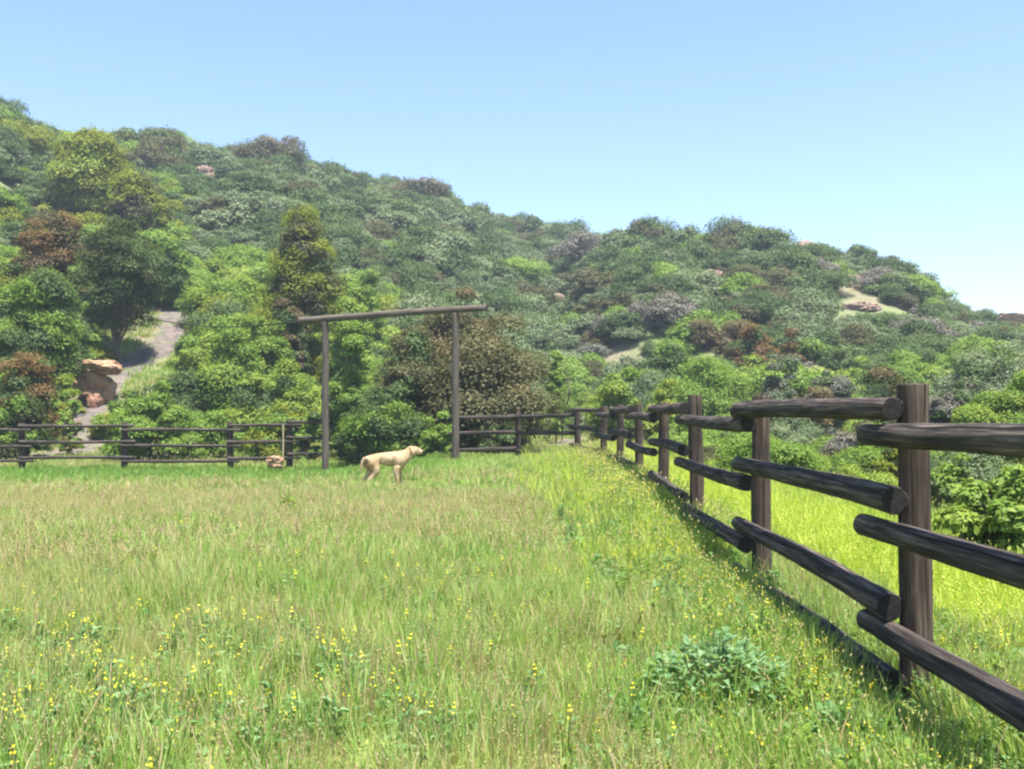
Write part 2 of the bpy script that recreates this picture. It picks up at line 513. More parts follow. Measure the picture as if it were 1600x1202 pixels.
# ------------------------------------------------------------------ logs and fences
def log_mesh(name, length, r0, r1, seed, sides=14, rings=None, bend=0.005, mats=()):
    """a peeled round log along local Z from 0 to length, slightly bent, knotty, with chamfered sawn ends"""
    rings = rings or max(6, int(length / 0.16))
    rr = random.Random(seed)
    ph = rr.uniform(0, 50); ba = rr.uniform(0, 6.28); b2 = rr.uniform(0, 6.28)
    zs = [0.0, 0.002, 0.010] + [length * i / rings for i in range(1, rings)] + [length - 0.010, length - 0.002, length]
    ch = [0.93, 0.98, 1.0] + [1.0] * (rings - 1) + [1.0, 0.98, 0.93]
    V, Q, T = [], [], []
    for z, c in zip(zs, ch):
        f = z / length
        rad = r0 + (r1 - r0) * f
        ox = bend * length * math.sin(math.pi * f) * math.cos(ba) + 0.004 * math.sin(f * 9 + ph) * length / 3
        oy = bend * length * math.sin(math.pi * f) * math.sin(ba) + 0.0035 * math.sin(f * 7 + b2) * length / 3
        for k in range(sides):
            a = 2 * math.pi * k / sides
            nn = noise.noise(Vector((math.cos(a) * 1.2 + ph, math.sin(a) * 1.2, z * 2.2)))
            n2 = noise.noise(Vector((math.cos(a) * 3 + ph, math.sin(a) * 3 + 9, z * 6)))
            n3 = noise.noise(Vector((math.cos(a) * 7 + ph, math.sin(a) * 7 + 4, z * 1.1)))
            q = rad * c * (1 + 0.10 * nn + 0.06 * n2 + 0.07 * min(n3, 0.1))
            V.append((ox + math.cos(a) * q, oy + math.sin(a) * q, z))
    nr = len(zs)
    for i in range(nr - 1):
        for k in range(sides):
            Q.append((i * sides + k, i * sides + (k + 1) % sides, (i + 1) * sides + (k + 1) % sides, (i + 1) * sides + k))
    c0 = len(V); V.append(tuple(np.mean(V[:sides], axis=0)))
    V.append(tuple(np.mean(V[(nr - 1) * sides:nr * sides], axis=0)))
    for k in range(sides):
        T.append((c0, (k + 1) % sides, k))
        b = (nr - 1) * sides
        T.append((c0 + 1, b + k, b + (k + 1) % sides))
    me = np_mesh(name, np.array(V), np.array(Q), np.array(T), smooth=True, midx=[0] * len(Q) + [1] * len(T))
    me.polygons.foreach_set('use_smooth', [True] * len(Q) + [False] * len(T))
    for m in mats: me.materials.append(m)
    return me

def put_log(name, parent, p0, p1, r0, r1, seed, mat, bend=0.005, sides=18):
    p0 = Vector(p0); p1 = Vector(p1)
    L = (p1 - p0).length
    me = log_mesh(name, L, r0, r1, seed, sides=sides, bend=bend, mats=(mat, M['end']))
    o = link(name, me, parent)
    q = (p1 - p0).normalized().to_track_quat('Z', 'Y')
    o.rotation_mode = 'QUATERNION'
    o.rotation_quaternion = q
    o.location = p0 - parent.location
    return o

sd_ = [100]
def nseed():
    sd_[0] += 1
    return sd_[0]

def fence(name, posts, levels, label, group=None, off=0.14, post_r=0.08, rail_r=0.068, ext=0.28, side=-1, skip_posts=(), tops=None, matp=None, matr=None):
    """posts: list of ground points; levels: per bay the list of rail heights above the ground; every bay's rails run past the posts and lie on the neighbour's"""
    root = empty(name, posts[0])
    rj = random.Random(len(posts) * 7)
    for i, p in enumerate(posts):
        if i in skip_posts: continue
        top = (tops[i] if tops else 1.63)
        lx, ly = rj.uniform(-.02, .02), rj.uniform(-.02, .02)
        put_log('post', root, (p.x, p.y, p.z - 0.35), (p.x + lx, p.y + ly, p.z + top), post_r * rj.uniform(1.0, 1.1), post_r * rj.uniform(0.92, 1.0), nseed(), matp or M['wood'], bend=0.004, sides=16)
    for i in range(len(posts) - 1):
        a, b = posts[i], posts[i + 1]
        t = Vector((b.x - a.x, b.y - a.y, 0)).normalized()
        n = Vector((-t.y, t.x, 0)) * side
        for h in levels[i]:
            e0 = ext * rj.uniform(0.05, 0.3); e1 = ext * rj.uniform(1.0, 1.5)
            big = rj.random() < 0.5
            ra, rb = (rail_r * 1.08, rail_r * 0.88) if big else (rail_r * 0.88, rail_r * 1.08)
            put_log('rail', root, (a.x + n.x * off - t.x * e0, a.y + n.y * off - t.y * e0, a.z + h + rj.uniform(-.015, .015)),
                    (b.x + n.x * off + t.x * e1, b.y + n.y * off + t.y * e1, b.z + h + rj.uniform(-.015, .015)), ra, rb, nseed(), matr or M['rail'])
    tag(root, label, 'fence', group)
    return root

HI = [1.50, 1.02, 0.49, 0.09]
LO = [1.37, 0.865, 0.35]
# the long run beside the viewer: posts every 3.25 m, bays alternately high and low
us = [None, None, 1432, 1192, 1087, 1036, 998, 968, 943]
pp = []
for i, u in enumerate(us):
    d = 5.18 + 3.25 * (i - 2)
    x = 2.09 if u is None else (u - 800) / F * d
    pp.append(Vector((x, d, tz(x, d) * 0.3)))
fence('log_fence', pp, [HI, LO, HI, LO, HI, LO, HI, LO], 'long dark log fence running away from the viewer on the right of the meadow',
      tops=[1.63, 1.63, 1.633, 1.62, 1.665, 1.60, 1.6, 1.6, 1.57], side=1)
# the short run closing the far end, from the gateway to the long run
pc = [Vector((pp[-1].x, pp[-1].y, 0)), at(903, 27.2), at(810, 29.0), at(722, 28.8)]
pc[1].z = 0.02; pc[2].z = -0.03; pc[3].z = -0.06
fence('log_fence', pc, [[1.48, 0.99, 0.49], [1.34, 0.83, 0.34], [1.33, 0.87, 0.40]], 'short log fence with three rails closing the far end between gateway and long fence',
      tops=[1.5, 1.53, 1.5, 1.3], side=1, skip_posts=(0, 3), off=0.12, rail_r=0.055, post_r=0.085)
# the left run
pl_ = [at(u, 31.0) for u in (-290, -128, 35, 195, 360, 452, 498)]
for p in pl_: p.z = -0.5
h3 = [1.50, 0.99, 0.50]; l3 = [1.36, 0.87, 0.40]
fence('log_fence', pl_, [h3, l3, h3, l3, h3, [1.60, 1.12, 0.60]], 'far log fence in front of the hillside left of the gateway',
      tops=[1.6, 1.6, 1.58, 1.6, 1.62, 1.68, 1.6], side=-1, skip_posts=(6,), off=0.12, rail_r=0.05, post_r=0.10)

# the gateway
gl_, gr_ = at(508, 30.2), at(711, 28.6)
gw = empty('ranch_gateway', ((gl_.x + gr_.x) / 2, (gl_.y + gr_.y) / 2, -0.3))
tl = Vector((gl_.x, gl_.y, zpix(503, 30.2))); tr = Vector((gr_.x, gr_.y, zpix(489, 28.6)))
put_log('post', gw, (gl_.x, gl_.y, gl_.z - 0.4), tl, 0.115, 0.105, nseed(), M['gate'], bend=0.003)
put_log('post', gw, (gr_.x, gr_.y, gr_.z - 0.4), tr, 0.11, 0.10, nseed(), M['gate'], bend=0.003)
dv = (tr - tl).normalized()
put_log('crossbeam', gw, tl - dv * 0.9 + Vector((0, 0, 0.09)), tr + dv * 1.0 + Vector((0, 0, 0.09)), 0.105, 0.095, nseed(), M['gate'], bend=0.006)
tag(gw, 'tall weathered ranch gateway of two log posts under one overhanging log crossbeam', 'gateway')
a_ = tl - dv * 0.85 + Vector((0, 0, 0.05)); b_ = Vector(((236 - 800) / F * 43, 43, zpix(498, 43)))
V_, Q_ = [], []
tube_into(V_, Q_, [tuple(a_.lerp(b_, i / 12) - Vector((0, 0, 0.25 * math.sin(math.pi * i / 12)))) for i in range(13)], [0.022] * 13, 6)
cb = link('cable', np_mesh('cable', np.array(V_), np.array(Q_), smooth=True), None, M['end'])
tag(cb, 'thin dark cable running left from the gateway crossbeam to the dark oak', 'cable')
# thin pale stake by the left fence
st = empty('stake', at(441, 30.4))
put_log('pole', st, st.location + Vector((0, 0, -0.3)), st.location + Vector((0.03, 0, 1.55)), 0.03, 0.024, nseed(), M['palebark'])
tag(st, 'thin pale stake standing against the far log fence near the gateway', 'stake')

# ------------------------------------------------------------------ rocks
def rock_mesh(name, dims, seed, sub=4, rough=0.35, strata=0.03):
    bm = bmesh.new()
    bmesh.ops.create_icosphere(bm, subdivisions=sub, radius=1.0)
    off = Vector((seed * 3.1, seed * 1.7, seed * 0.9))
    for v in bm.verts:
        p = v.co.copy()
        n = noise.noise(p * 0.9 + off) * rough + noise.noise(p * 2.3 + off) * rough * 0.5 + noise.noise(p * 5.5 + off) * rough * 0.2
        cell = noise.voronoi(p * 1.5 + off)[0]
        k = 1 + n - 0.25 * (cell[1] - cell[0] < 0.12) * rough
        st_ = math.sin(p.z * 9 + n * 4) * strata
        v.co = Vector((math.copysign(abs(p.x) ** 0.8, p.x) * dims[0] / 2 * (k + st_), math.copysign(abs(p.y) ** 0.8, p.y) * dims[1] / 2 * (k + st_), math.copysign(abs(p.z) ** 0.75, p.z) * dims[2] / 2 * k))
    me = bpy.data.meshes.new(name)
    bm.to_mesh(me); bm.free()
    return me

def rock(name, u, d, wpx, vt, vb, seed, label, mat, group=None, rough=0.35, sink=0.2):
    p = at(u, d)
    W = wpx / F * d
    zt, zb = zpix(vt, d), zpix(vb, d)
    H = zt - zb
    o = link(name, rock_mesh(name, (W * 1.05, W * 0.9, H * 1.25), seed, rough=rough), None, mat)
    o.location = (p.x, p.y, (zt + zb) / 2 - H * 0.08)
    o.rotation_euler = (0, 0, seed * 1.3)
    tag(o, label, 'rock', group)
    return o

rock('boulder', 156, 43.6, 58, 562, 582, 3, 'tan flat sandstone cap lying on the pale boulder beside the dirt track', M['rock'])
rock('boulder', 148, 43.8, 58, 583, 618, 5, 'pale sandstone boulder under the flat cap beside the dirt track', M['rock'])
rock('boulder', 151, 43.4, 30, 612, 650, 6, 'narrow reddish boulder carrying the pale one beside the dirt track', M['redrock'])
rock('boulder', 264, 44.0, 40, 604, 632, 8, 'small tan boulder peeping over the bright round bush near the dirt track', M['rock'])
rock('stone', 430, 30.0, 28, 713, 728, 9, 'small yellow stone in the grass left of the gateway', M['rock'])
for (u, v, wpx, hpx, sd2, lab) in [
        (1112, 440, 34, 34, 12, 'pink rock outcrop among shrubs on the upper right hill, left of the others'),
        (1338, 448, 36, 30, 13, 'pink rock outcrop high on the right hill below the ridge'),
        (1340, 480, 54, 14, 14, 'flat tan ledge under the pink outcrop on the right hill'),
        (866, 478, 42, 38, 15, 'pale rock outcrop in the valley between the two hills'),
        (322, 280, 34, 32, 16, 'pinkish rock outcrop high on the left hill'),
        (1192, 400, 40, 30, 17, 'grey rock outcrop below the round skyline tree on the right hill'),
        (1258, 388, 40, 18, 18, 'pale rock outcrop on the right ridge beside the round skyline tree'),
        (1515, 498, 30, 24, 19, 'pale rock low on the right hill under its right shoulder'),
        (1586, 497, 60, 12, 20, 'tan bare bank at the far right edge of the hills')]:
    d = hit(u, v) or 120
    rock('rock_outcrop', u, d - 0.6, wpx, v - hpx / 2, v + hpx / 2, sd2, lab, M['pinkrock'])

# ------------------------------------------------------------------ trees and bushes with a place of their own
BIG = []
def plant(name, cat, label, u, d, wpx, vt, sp, vb=None, base=0.0, leaf=None, group=None, bark='bark', stems=3, dens=1.0, hang=0.0, sub=None, taper=0.0):
    p = at(u, d)
    zt = zpix(vt, d)
    zg = p.z
    W = wpx / F * d
    H = max(zt - zg, W * 0.35, 0.4)
    seed = int(u * 13 + d * 7 + vt)
    r_ = random.Random(seed); g = np.random.default_rng(seed)
    n = int(np.clip(30 + W * H * 3.0, 34, 120))
    cl = thicket_clumps(r_, W, H, n, 5 if W > 3.5 else 4) if (base <= 0 and not taper) else crown_clumps(r_, W, H, n, base * H, taper)
    kz = H / np.max(cl[:, 2] + 0.85 * cl[:, 4]); cl[:, 2] *= kz; cl[:, 4] *= min(kz, 1.2)
    kx = (W / 2) / np.percentile(np.hypot(cl[:, 0], cl[:, 1]) + 0.7 * cl[:, 3], 92); cl[:, :2] *= kx
    leaf = leaf or float(np.clip(0.0015 * d, 0.035, 0.2))
    area = 2.2 * W * H + 1.2 * W * W
    nl = int(np.clip(dens * 3.4 * area / (leaf * leaf * 0.85), 1500, 60000))
    leaf = max(leaf, math.sqrt(dens * 2.2 * area / (nl * 0.85)))
    root = empty(name, p)
    root.location.z = zg - 0.05
    me = leaves_mesh('crown', g, cl, nl, leaf, hang=hang)
    me.materials.append(LEAF[sp])
    if sub:                                     # some clumps of a second tone (new growth, dead tips)
        me.materials.append(LEAF[sub[0]])
        tt = np.repeat(0, nl)
        co = np.empty(nl * 12, np.float32); me.vertices.foreach_get('co', co); co = co.reshape(nl, 4, 3)[:, 0]
        nzv = np.array([noise.noise(Vector(c) * (1.1 / max(W, 1) * 3)) for c in co])
        tt[(nzv > sub[1])] = 1
        me.polygons.foreach_set('material_index', tt.astype(np.int32))
    link('crown', me, root)
    tm = limbs_mesh('trunk', r_, cl, H, (0.035 if base > 0 else 0.016) * min(W, H) + 0.012, (0.55 if base <= 0 else base + 0.25) * H, min(14, n // 2), stems if base <= 0 else 1)
    link('trunk', tm, root, M[bark])
    tag(root, label, cat, group)
    BIG.append((p.x, p.y, W / 2))
    return root

P = plant
G1 = 'trees and bushes on the lower left slope'
P('oak_tree', 'tree', 'large dark oak with a dense shaded crown just left of the dirt track', 186, 49.5, 128, 338, 'dark', base=0.08, sub=('scrub', 0.25), leaf=0.05)
P('bush', 'bush', 'reddish brown bush standing up behind the green tree at the left edge', 72, 52, 120, 330, 'rust', sub=('brown', 0.0))
P('tree', 'tree', 'leafy mid green tree at the left edge above the rusty bush', 55, 41, 150, 420, 'bright', base=0.1, sub=('scrub', 0.1))
P('bush', 'bush', 'olive bush at the left edge of the slope above the green tree', 0, 50, 90, 395, 'olive', sub=('scrub', 0.0))
P('bush', 'bush', 'rusty orange bush at the left edge above the far fence', 32, 38.2, 115, 548, 'rust', sub=('scrub', 0.1))
P('bush', 'bush', 'dark low bush at the left edge right behind the far fence', 30, 35, 110, 612, 'dark', sub=('bright', 0.1))
P('bush', 'bush', 'small green and rusty bush at the foot of the pale boulder', 110, 36.2, 36, 622, 'bright', sub=('rust', 0.15))
P('tree', 'tree', 'tall yellowish olive tree high on the left hill', 140, 78, 125, 200, 'olive', base=0.04, taper=0.35, sub=('lime', 0.25))
P('tree', 'tree', 'smaller yellowish olive tree below and right of the tall olive one', 215, 74, 90, 268, 'olive', base=0.05, sub=('greyolive', 0.1))
P('slender_tree', 'tree', 'narrow yellow olive tree with a pale bare trunk above the gateway', 475, 50, 125, 318, 'olive', base=0.06, bark='palebark', hang=1.2, dens=0.6, taper=0.62, sub=('greyolive', 0.1))
P('bush', 'bush', 'dark bush at the foot of the narrow olive tree', 452, 48.5, 70, 462, 'scrub', sub=('brown', 0.05))
P('large_bush', 'bush', 'huge grey olive bush with dark shaded foot behind the right gateway post', 748, 33.6, 235, 482, 'greyolive', sub=('brown', 0.34), dens=1.2, leaf=0.036)
P('bush', 'bush', 'low dark foliage added as shadow at the right foot of the huge grey olive bush behind the rails', 775, 31.6, 95, 655, 'dark', sub=('scrub', 0.1))  # added dark leaves stand in for the shadow under the huge bush
P('bush', 'bush', 'olive green bush between the rusty bush and the boulders', 98, 40, 52, 606, 'bright', sub=('olive', 0.1))
P('bush', 'bush', 'leafy green bush covering the bend of the dirt track right of the boulders', 205, 41.5, 60, 606, 'bright', sub=('scrub', 0.1))
P('bush', 'bush', 'low bright green bush beside the dirt track under the boulders', 176, 39.5, 84, 636, 'bright', sub=('olive', 0.2))
P('bush', 'bush', 'brown topped bush rising behind the gateway crossbeam', 712, 40, 120, 446, 'brown', sub=('greyolive', 0.05))
P('large_bush', 'bush', 'olive green bush filling the gateway left of the huge grey olive bush', 625, 33.2, 130, 505, 'greyolive', sub=('scrub', 0.1))
P('bush', 'bush', 'leafy green bush at the bottom of the gateway behind the dog', 600, 31.9, 150, 612, 'bright', sub=('scrub', 0.0))
P('bush', 'bush', 'bright low green bush against the right gateway post', 682, 30.6, 56, 640, 'bright')
P('bush', 'bush', 'tall bright green bush behind the left gateway post', 545, 36, 85, 500, 'bright', sub=('scrub', 0.15))
P('bush', 'bush', 'bright round bush behind the far fence at the dirt track', 231, 34.6, 128, 592, 'bright')
P('bush', 'bush', 'light green bush right of the dirt track', 352, 43, 105, 508, 'bright', sub=('lime', 0.15))
P('bush', 'bush', 'speckled yellow green bush left of the left gateway post', 425, 38, 120, 558, 'lime', sub=('scrub', 0.05))
P('bush', 'bush', 'light green bush halfway up the slope left of the narrow olive tree', 400, 47, 100, 490, 'bright', sub=('lime', 0.0))
P('bush', 'bush', 'pale yellow green bush beside the top of the dirt track', 345, 57, 130, 428, 'lime', sub=('bright', 0.05))
P('bush', 'bush', 'round green bush right of the narrow olive tree', 560, 56, 90, 420, 'bright', sub=('scrub', 0.15))
P('bush', 'bush', 'yellow green bush over the left end of the crossbeam', 545, 47, 80, 462, 'lime', sub=('bright', 0.1))
P('bush', 'bush', 'low green bush behind the far fence between its two middle posts', 325, 35.6, 100, 640, 'bright')
P('bush', 'bush', 'low olive green bush behind the far fence next to the stake', 428, 35, 90, 630, 'olive', sub=('bright', 0.1))
P('bush', 'bush', 'small green bush under the speckled bush, left of the left gateway post', 480, 33.5, 60, 640, 'bright', sub=('scrub', 0.1))
P('bush', 'bush', 'green bush squeezed between the dark oak and the green tree at left', 118, 47, 70, 470, 'bright', sub=('scrub', 0.0))
P('bush', 'bush', 'green bush on the left hill right above the dark oak', 255, 60, 90, 372, 'bright', sub=('scrub', 0.0))
# behind the long fence
P('bush', 'bush', 'narrow bright green bush right of the huge grey olive bush', 872, 43, 46, 545, 'bright')
P('bush', 'bush', 'round yellow green bush over the far corner of the fences', 962, 40, 84, 572, 'lime', sub=('bright', 0.1))
P('bush', 'bush', 'broad bright green bush behind the posts of the long fence', 1088, 46, 170, 552, 'bright')
P('bush', 'bush', 'bright green bush on the foot of the right hill above the broad one', 1040, 55, 100, 525, 'bright', sub=('scrub', 0.1))
P('bush', 'bush', 'olive bush low behind the far posts of the long fence', 1028, 39, 60, 590, 'olive', sub=('lime', 0.1))
P('flowering_bush', 'bush', 'mauve flowering bush above the second nearest fence post', 1212, 45, 82, 550, 'mauve', sub=('sage', 0.1))
P('flowering_bush', 'bush', 'mauve flowering bush between the two nearest fence posts', 1296, 44, 80, 545, 'mauve', sub=('scrub', 0.1))
P('bush', 'bush', 'rust coloured bush on the lower right hill above the mauve bushes', 1168, 60, 90, 506, 'rust', sub=('scrub', 0.15))
P('bush', 'bush', 'small rust coloured bush on the right hill beside the larger rust one', 1228, 60, 55, 512, 'rust', sub=('brown', 0.1))
P('bush', 'bush', 'brown bush low over the top rail between the two nearest posts', 1258, 41, 80, 600, 'brown', sub=('rust', 0.1))
P('bush', 'bush', 'dark shrub looming behind the top of the nearest fence post', 1395, 30, 120, 572, 'dark', sub=('brown', 0.15))
P('dead_shrub', 'shrub', 'ash grey dry shrub seen below the top rail left of the nearest post', 1335, 27, 90, 655, 'ash', sub=('greyolive', 0.1))
P('bush', 'bush', 'dark olive bush directly left of the nearest fence post', 1385, 17, 70, 690, 'dark', sub=('olive', 0.0))
P('bush', 'bush', 'grey green bush at the right edge under the far bank', 1535, 42, 150, 532, 'sage', sub=('scrub', 0.15))
P('bush', 'bush', 'light green bush right of the nearest fence post', 1555, 24, 130, 575, 'bright', sub=('lime', 0.1))
P('bush', 'bush', 'ash coloured bush between nearest post and right edge', 1480, 26, 75, 590, 'ash', sub=('scrub', 0.0))
P('bush', 'bush', 'glossy yellow green bush at the right edge behind the nearest rails', 1556, 9.4, 175, 690, 'lime', sub=('bright', -0.05), leaf=0.045)
P('bush', 'bush', 'dull green bush behind the nearest rails left of the glossy yellow green one', 1478, 14, 70, 700, 'scrub', sub=('bright', 0.0))
P('bush', 'bush', 'low green bush on the rise between the two nearest posts', 1240, 30, 70, 690, 'bright', sub=('scrub', 0.1))
P('bush', 'bush', 'low dark green bush beyond the yellow strip, under the second rail by the nearest post', 1318, 18.5, 80, 712, 'scrub', sub=('bright', 0.0))
P('bush', 'bush', 'low mid green bush beyond the yellow strip right of the second nearest post', 1235, 23, 60, 700, 'bright', sub=('scrub', 0.1))
P('bush', 'bush', 'small dark bush beyond the yellow strip left of the second nearest post', 1140, 31, 45, 672, 'scrub')
# on the skyline
for (u, vb_, wpx, vt, sp, sub, lab) in [
        (1163, 385, 128, 336, 'scrub', ('greyolive', 0.1), 'round dark tree crowning the right hill'),
        (1015, 380, 80, 338, 'greyolive', ('scrub', 0.0), 'greyish tree on the left end of the right ridge'),
        (1060, 385, 70, 352, 'sage', ('scrub', 0.1), 'flat topped bush on the right ridge left of the round tree'),
        (425, 262, 105, 212, 'greyolive', ('brown', 0.1), 'brownish dome shaped tree on the left skyline'),
        (250, 240, 80, 200, 'greyolive', ('brown', 0.1), 'brown tinged bush on the left skyline above the outcrop'),
        (190, 235, 60, 198, 'scrub', ('olive', 0.1), 'small green tree on the left skyline near the tall olive tree'),
        (655, 310, 90, 280, 'greyolive', ('brown', 0.05), 'brown tinged bush on the middle of the left skyline'),
        (885, 385, 80, 340, 'scrub', ('sage', 0.1), 'dark bush on the skyline just left of the saddle between the hills'),
        (830, 370, 40, 334, 'scrub', None, 'small pointed tree on the skyline left of the saddle'),
        (1330, 410, 70, 380, 'sage', ('scrub', 0.1), 'grey green bush on the right ridge right of the round tree'),
        (1390, 425, 50, 398, 'brown', ('scrub', 0.1), 'brownish bush where the right ridge starts to fall'),
        (1430, 455, 80, 420, 'scrub', ('sage', 0.1), 'dense bush on the right shoulder of the right hill'),
        (25, 190, 90, 152, 'scrub', ('sage', 0.1), 'dark tree on the highest skyline at the left edge')]:
    d = hit(u, vb_ + 10) or {True: 146, False: 102}[u < 930]
    P('ridge_tree' if 'tree' in lab else 'ridge_bush', 'tree' if 'tree' in lab else 'bush', lab, u, d, wpx, vt, sp, sub=sub)

# ------------------------------------------------------------------ chaparral over the hills
def proto(name, w, h, seed, sp, n, leaf, sub=None, ncl=16):
    r_ = random.Random(seed); g = np.random.default_rng(seed)
    cl = thicket_clumps(r_, w, h, ncl, 2 + seed % 3)
    me = leaves_mesh(name, g, cl, n, leaf)
    me.materials.append(LEAF[sp])
    return me

SPEC = ['sage', 'scrub', 'bright', 'greyolive', 'brown', 'ash', 'olive', 'lime', 'mauve']
PM = {}
for si, sp in enumerate(SPEC):
    PM[sp] = [proto(sp + '_shrub', 3.1, 1.75, 300 + si * 11 + k, sp, 6500, 0.085, ncl=34) for k in range(3)]
NEARPM = {sp: [proto(sp + '_shrub', 2.8, 1.6, 700 + si * 11 + k, sp, 14000, 0.052, ncl=44) for k in range(2)] for si, sp in enumerate(SPEC)}

pts = []
for d0, d1, sp_ in ((34, 60, 1.5), (60, 110, 1.7), (110, 190, 2.05), (190, 300, 3.2)):
    gx, gy = np.meshgrid(np.arange(-0.75 * d1, 0.75 * d1, sp_), np.arange(d0, d1, sp_))
    x = gx.ravel() + rng.uniform(-.5, .5, gx.size) * sp_ * 0.95
    y = gy.ravel() + rng.uniform(-.5, .5, gx.size) * sp_ * 0.95
    k = np.abs(x) < 0.60 * y + 3
    pts.append(np.stack([x[k], y[k]], 1))
pts = np.concatenate(pts)
# the scrubby flat beyond the strip of mustard
gx, gy = np.meshgrid(np.arange(5.4, 24, 1.5), np.arange(13, 44, 1.5))
xf = gx.ravel() + rng.uniform(-.7, .7, gx.size); yf = gy.ravel() + rng.uniform(-.7, .7, gx.size)
k = (xf < 0.6 * yf + 2) & (rng.random(gx.size) < 0.75)
flatp = np.stack([xf[k], yf[k]], 1)
isflat = np.concatenate([np.zeros(len(pts), bool), np.ones(len(flatp), bool)])
pts = np.concatenate([pts, flatp])
x, y = pts[:, 0], pts[:, 1]
hz = terrain(x, y)
u_ = 800 + F * x / y
keep = ((hz > 0.25) | isflat) & (track_dist(x, y) > 0.9) & seen(x, y, 3.0)
keep &= ~((u_ > 880) & (y < 44) & (u_ < 1460) & ~isflat)
keep &= ~((u_ > 165) & (u_ < 292) & (y > 44) & (y < 56.5))
keep &= ~((u_ > 1235) & (u_ < 1300) & (y > 24) & isflat)
for (bx, by, br) in BIG:
    keep &= np.hypot(x - bx, y - by) > br * 0.75
# do not stand in front of the outcrops
for (u, v, wpx, hpx) in [(1112, 440, 34, 34), (1338, 448, 36, 30), (1340, 480, 54, 14), (866, 478, 42, 38), (322, 280, 34, 32), (1192, 400, 40, 30), (1258, 388, 40, 18), (1588, 500, 52, 22), (1515, 498, 30, 24)]:
    d = hit(u, v) or 120
    cx = (u - 800) / F * d
    keep &= ~((np.abs(x - cx * y / d) < wpx / F * d * 0.5 + 1.0) & (y > d - 9) & (y < d + 1.0))
gap = wob(x, y, 5.0, 3.1)
keep &= ~((gap > np.where(u_ > 850, 0.42, 0.58)) & (y > 55) & (rng.random(len(x)) < 0.75))
x, y, u_, isflat = x[keep], y[keep], u_[keep], isflat[keep]
hz = terrain(x, y)
v_ = HOR - (hz - EYE) / y * F
nzv = wob(x, y, 7.5, 0.4); nz2 = wob(x, y, 4.0, 5.0)
rr = rng.random(len(x))
species = np.empty(len(x), int)
for i in range(len(x)):
    lowleft = (u_[i] < 620 and v_[i] > 400 + 0.10 * abs(u_[i] - 300)) 
    q = rr[i]
    if lowleft and y[i] < 75:
        tb = [('bright', .50), ('lime', .68), ('scrub', .84), ('olive', .92), ('sage', 1)]
    elif u_[i] < 300 and v_[i] > 200:
        tb = [('sage', .30), ('scrub', .55), ('bright', .78), ('olive', .90), ('greyolive', .95), ('brown', 1)]
    elif y[i] < 58 and u_[i] > 850:
        tb = [('bright', .42), ('lime', .55), ('scrub', .72), ('sage', .84), ('greyolive', .9), ('ash', .95), ('mauve', 1)]
    elif u_[i] > 880 and y[i] < 125:
        tb = [('sage', .40), ('scrub', .66), ('greyolive', .77), ('bright', .83), ('ash', .90), ('brown', .94), ('mauve', .97), ('olive', 1)]
    else:
        tb = [('sage', .46), ('scrub', .78), ('greyolive', .88), ('bright', .94), ('ash', .97), ('brown', 1)]
    q = min(max(q * 0.75 + (nzv[i] * 0.5 + 0.5) * 0.25, 0), 0.9999)
    for nm, c in tb:
        if q <= c:
            species[i] = SPEC.index(nm); break
scl = np.exp(rng.normal(-0.12, 0.33, len(x))) * (1 + 0.35 * np.maximum(nz2, 0))
scl = np.clip(scl, 0.45, 1.7) * np.interp(y, [45, 70, 130], [0.95, 1.05, 1.15])
scl = np.where((u_ > 1440) & (y > 60), np.minimum(scl, 0.9), scl)
big_ = rng.random(len(x)) < 0.04
scl = np.where(big_, scl * 1.45, scl)
scl = np.where(isflat, scl * np.interp(y, [13, 25, 44], [0.4, 0.55, 0.75]), scl)
rotz = rng.uniform(0, 6.283, len(x))
rank = np.argsort(-(scl * 2.6 / y))
inview = (np.abs(u_ - 800) < 830)
rank = [i for i in rank if inview[i]]
NIND = 230
ind = rank[:NIND]
WORD = {'sage': 'grey green sage shrub', 'scrub': 'dark green scrub shrub', 'bright': 'bright green shrub', 'greyolive': 'grey olive shrub',
        'brown': 'brown half dry shrub', 'ash': 'ash grey twiggy shrub', 'olive': 'yellowish olive shrub', 'lime': 'pale yellow green shrub', 'mauve': 'mauve flowering shrub'}
def zone(u, d):
    if u < 230: return 'on the left slope around the dark oak'
    if u < 520: return 'on the slope between dirt track and gateway'
    if u < 860: return 'on the slope behind the gateway'
    if u < 1130: return 'at the foot of the hills behind the far fence corner'
    if d < 44 and u < 1420: return 'on the scrubby flat beyond the yellow strip'
    if d < 44: return 'on the scrubby flat right of the nearest post'
    if u < 1420: return 'on the right hill between the two nearest posts'
    return 'on the right hill near the right edge'
for i in ind:
    sp = SPEC[species[i]]
    me = NEARPM[sp][i % 2]
    o = link('shrub', me)
    s = float(scl[i])
    o.location = (float(x[i]), float(y[i]), float(hz[i]) - 0.1)
    o.rotation_euler = (0, 0, float(rotz[i]))
    o.scale = (s, s * random.uniform(0.85, 1.15), s * random.uniform(0.8, 1.2))
    lab = WORD[sp] + ' ' + zone(u_[i], y[i])
    tag(o, lab, 'shrub', lab.replace('shrub', 'shrubs', 1))

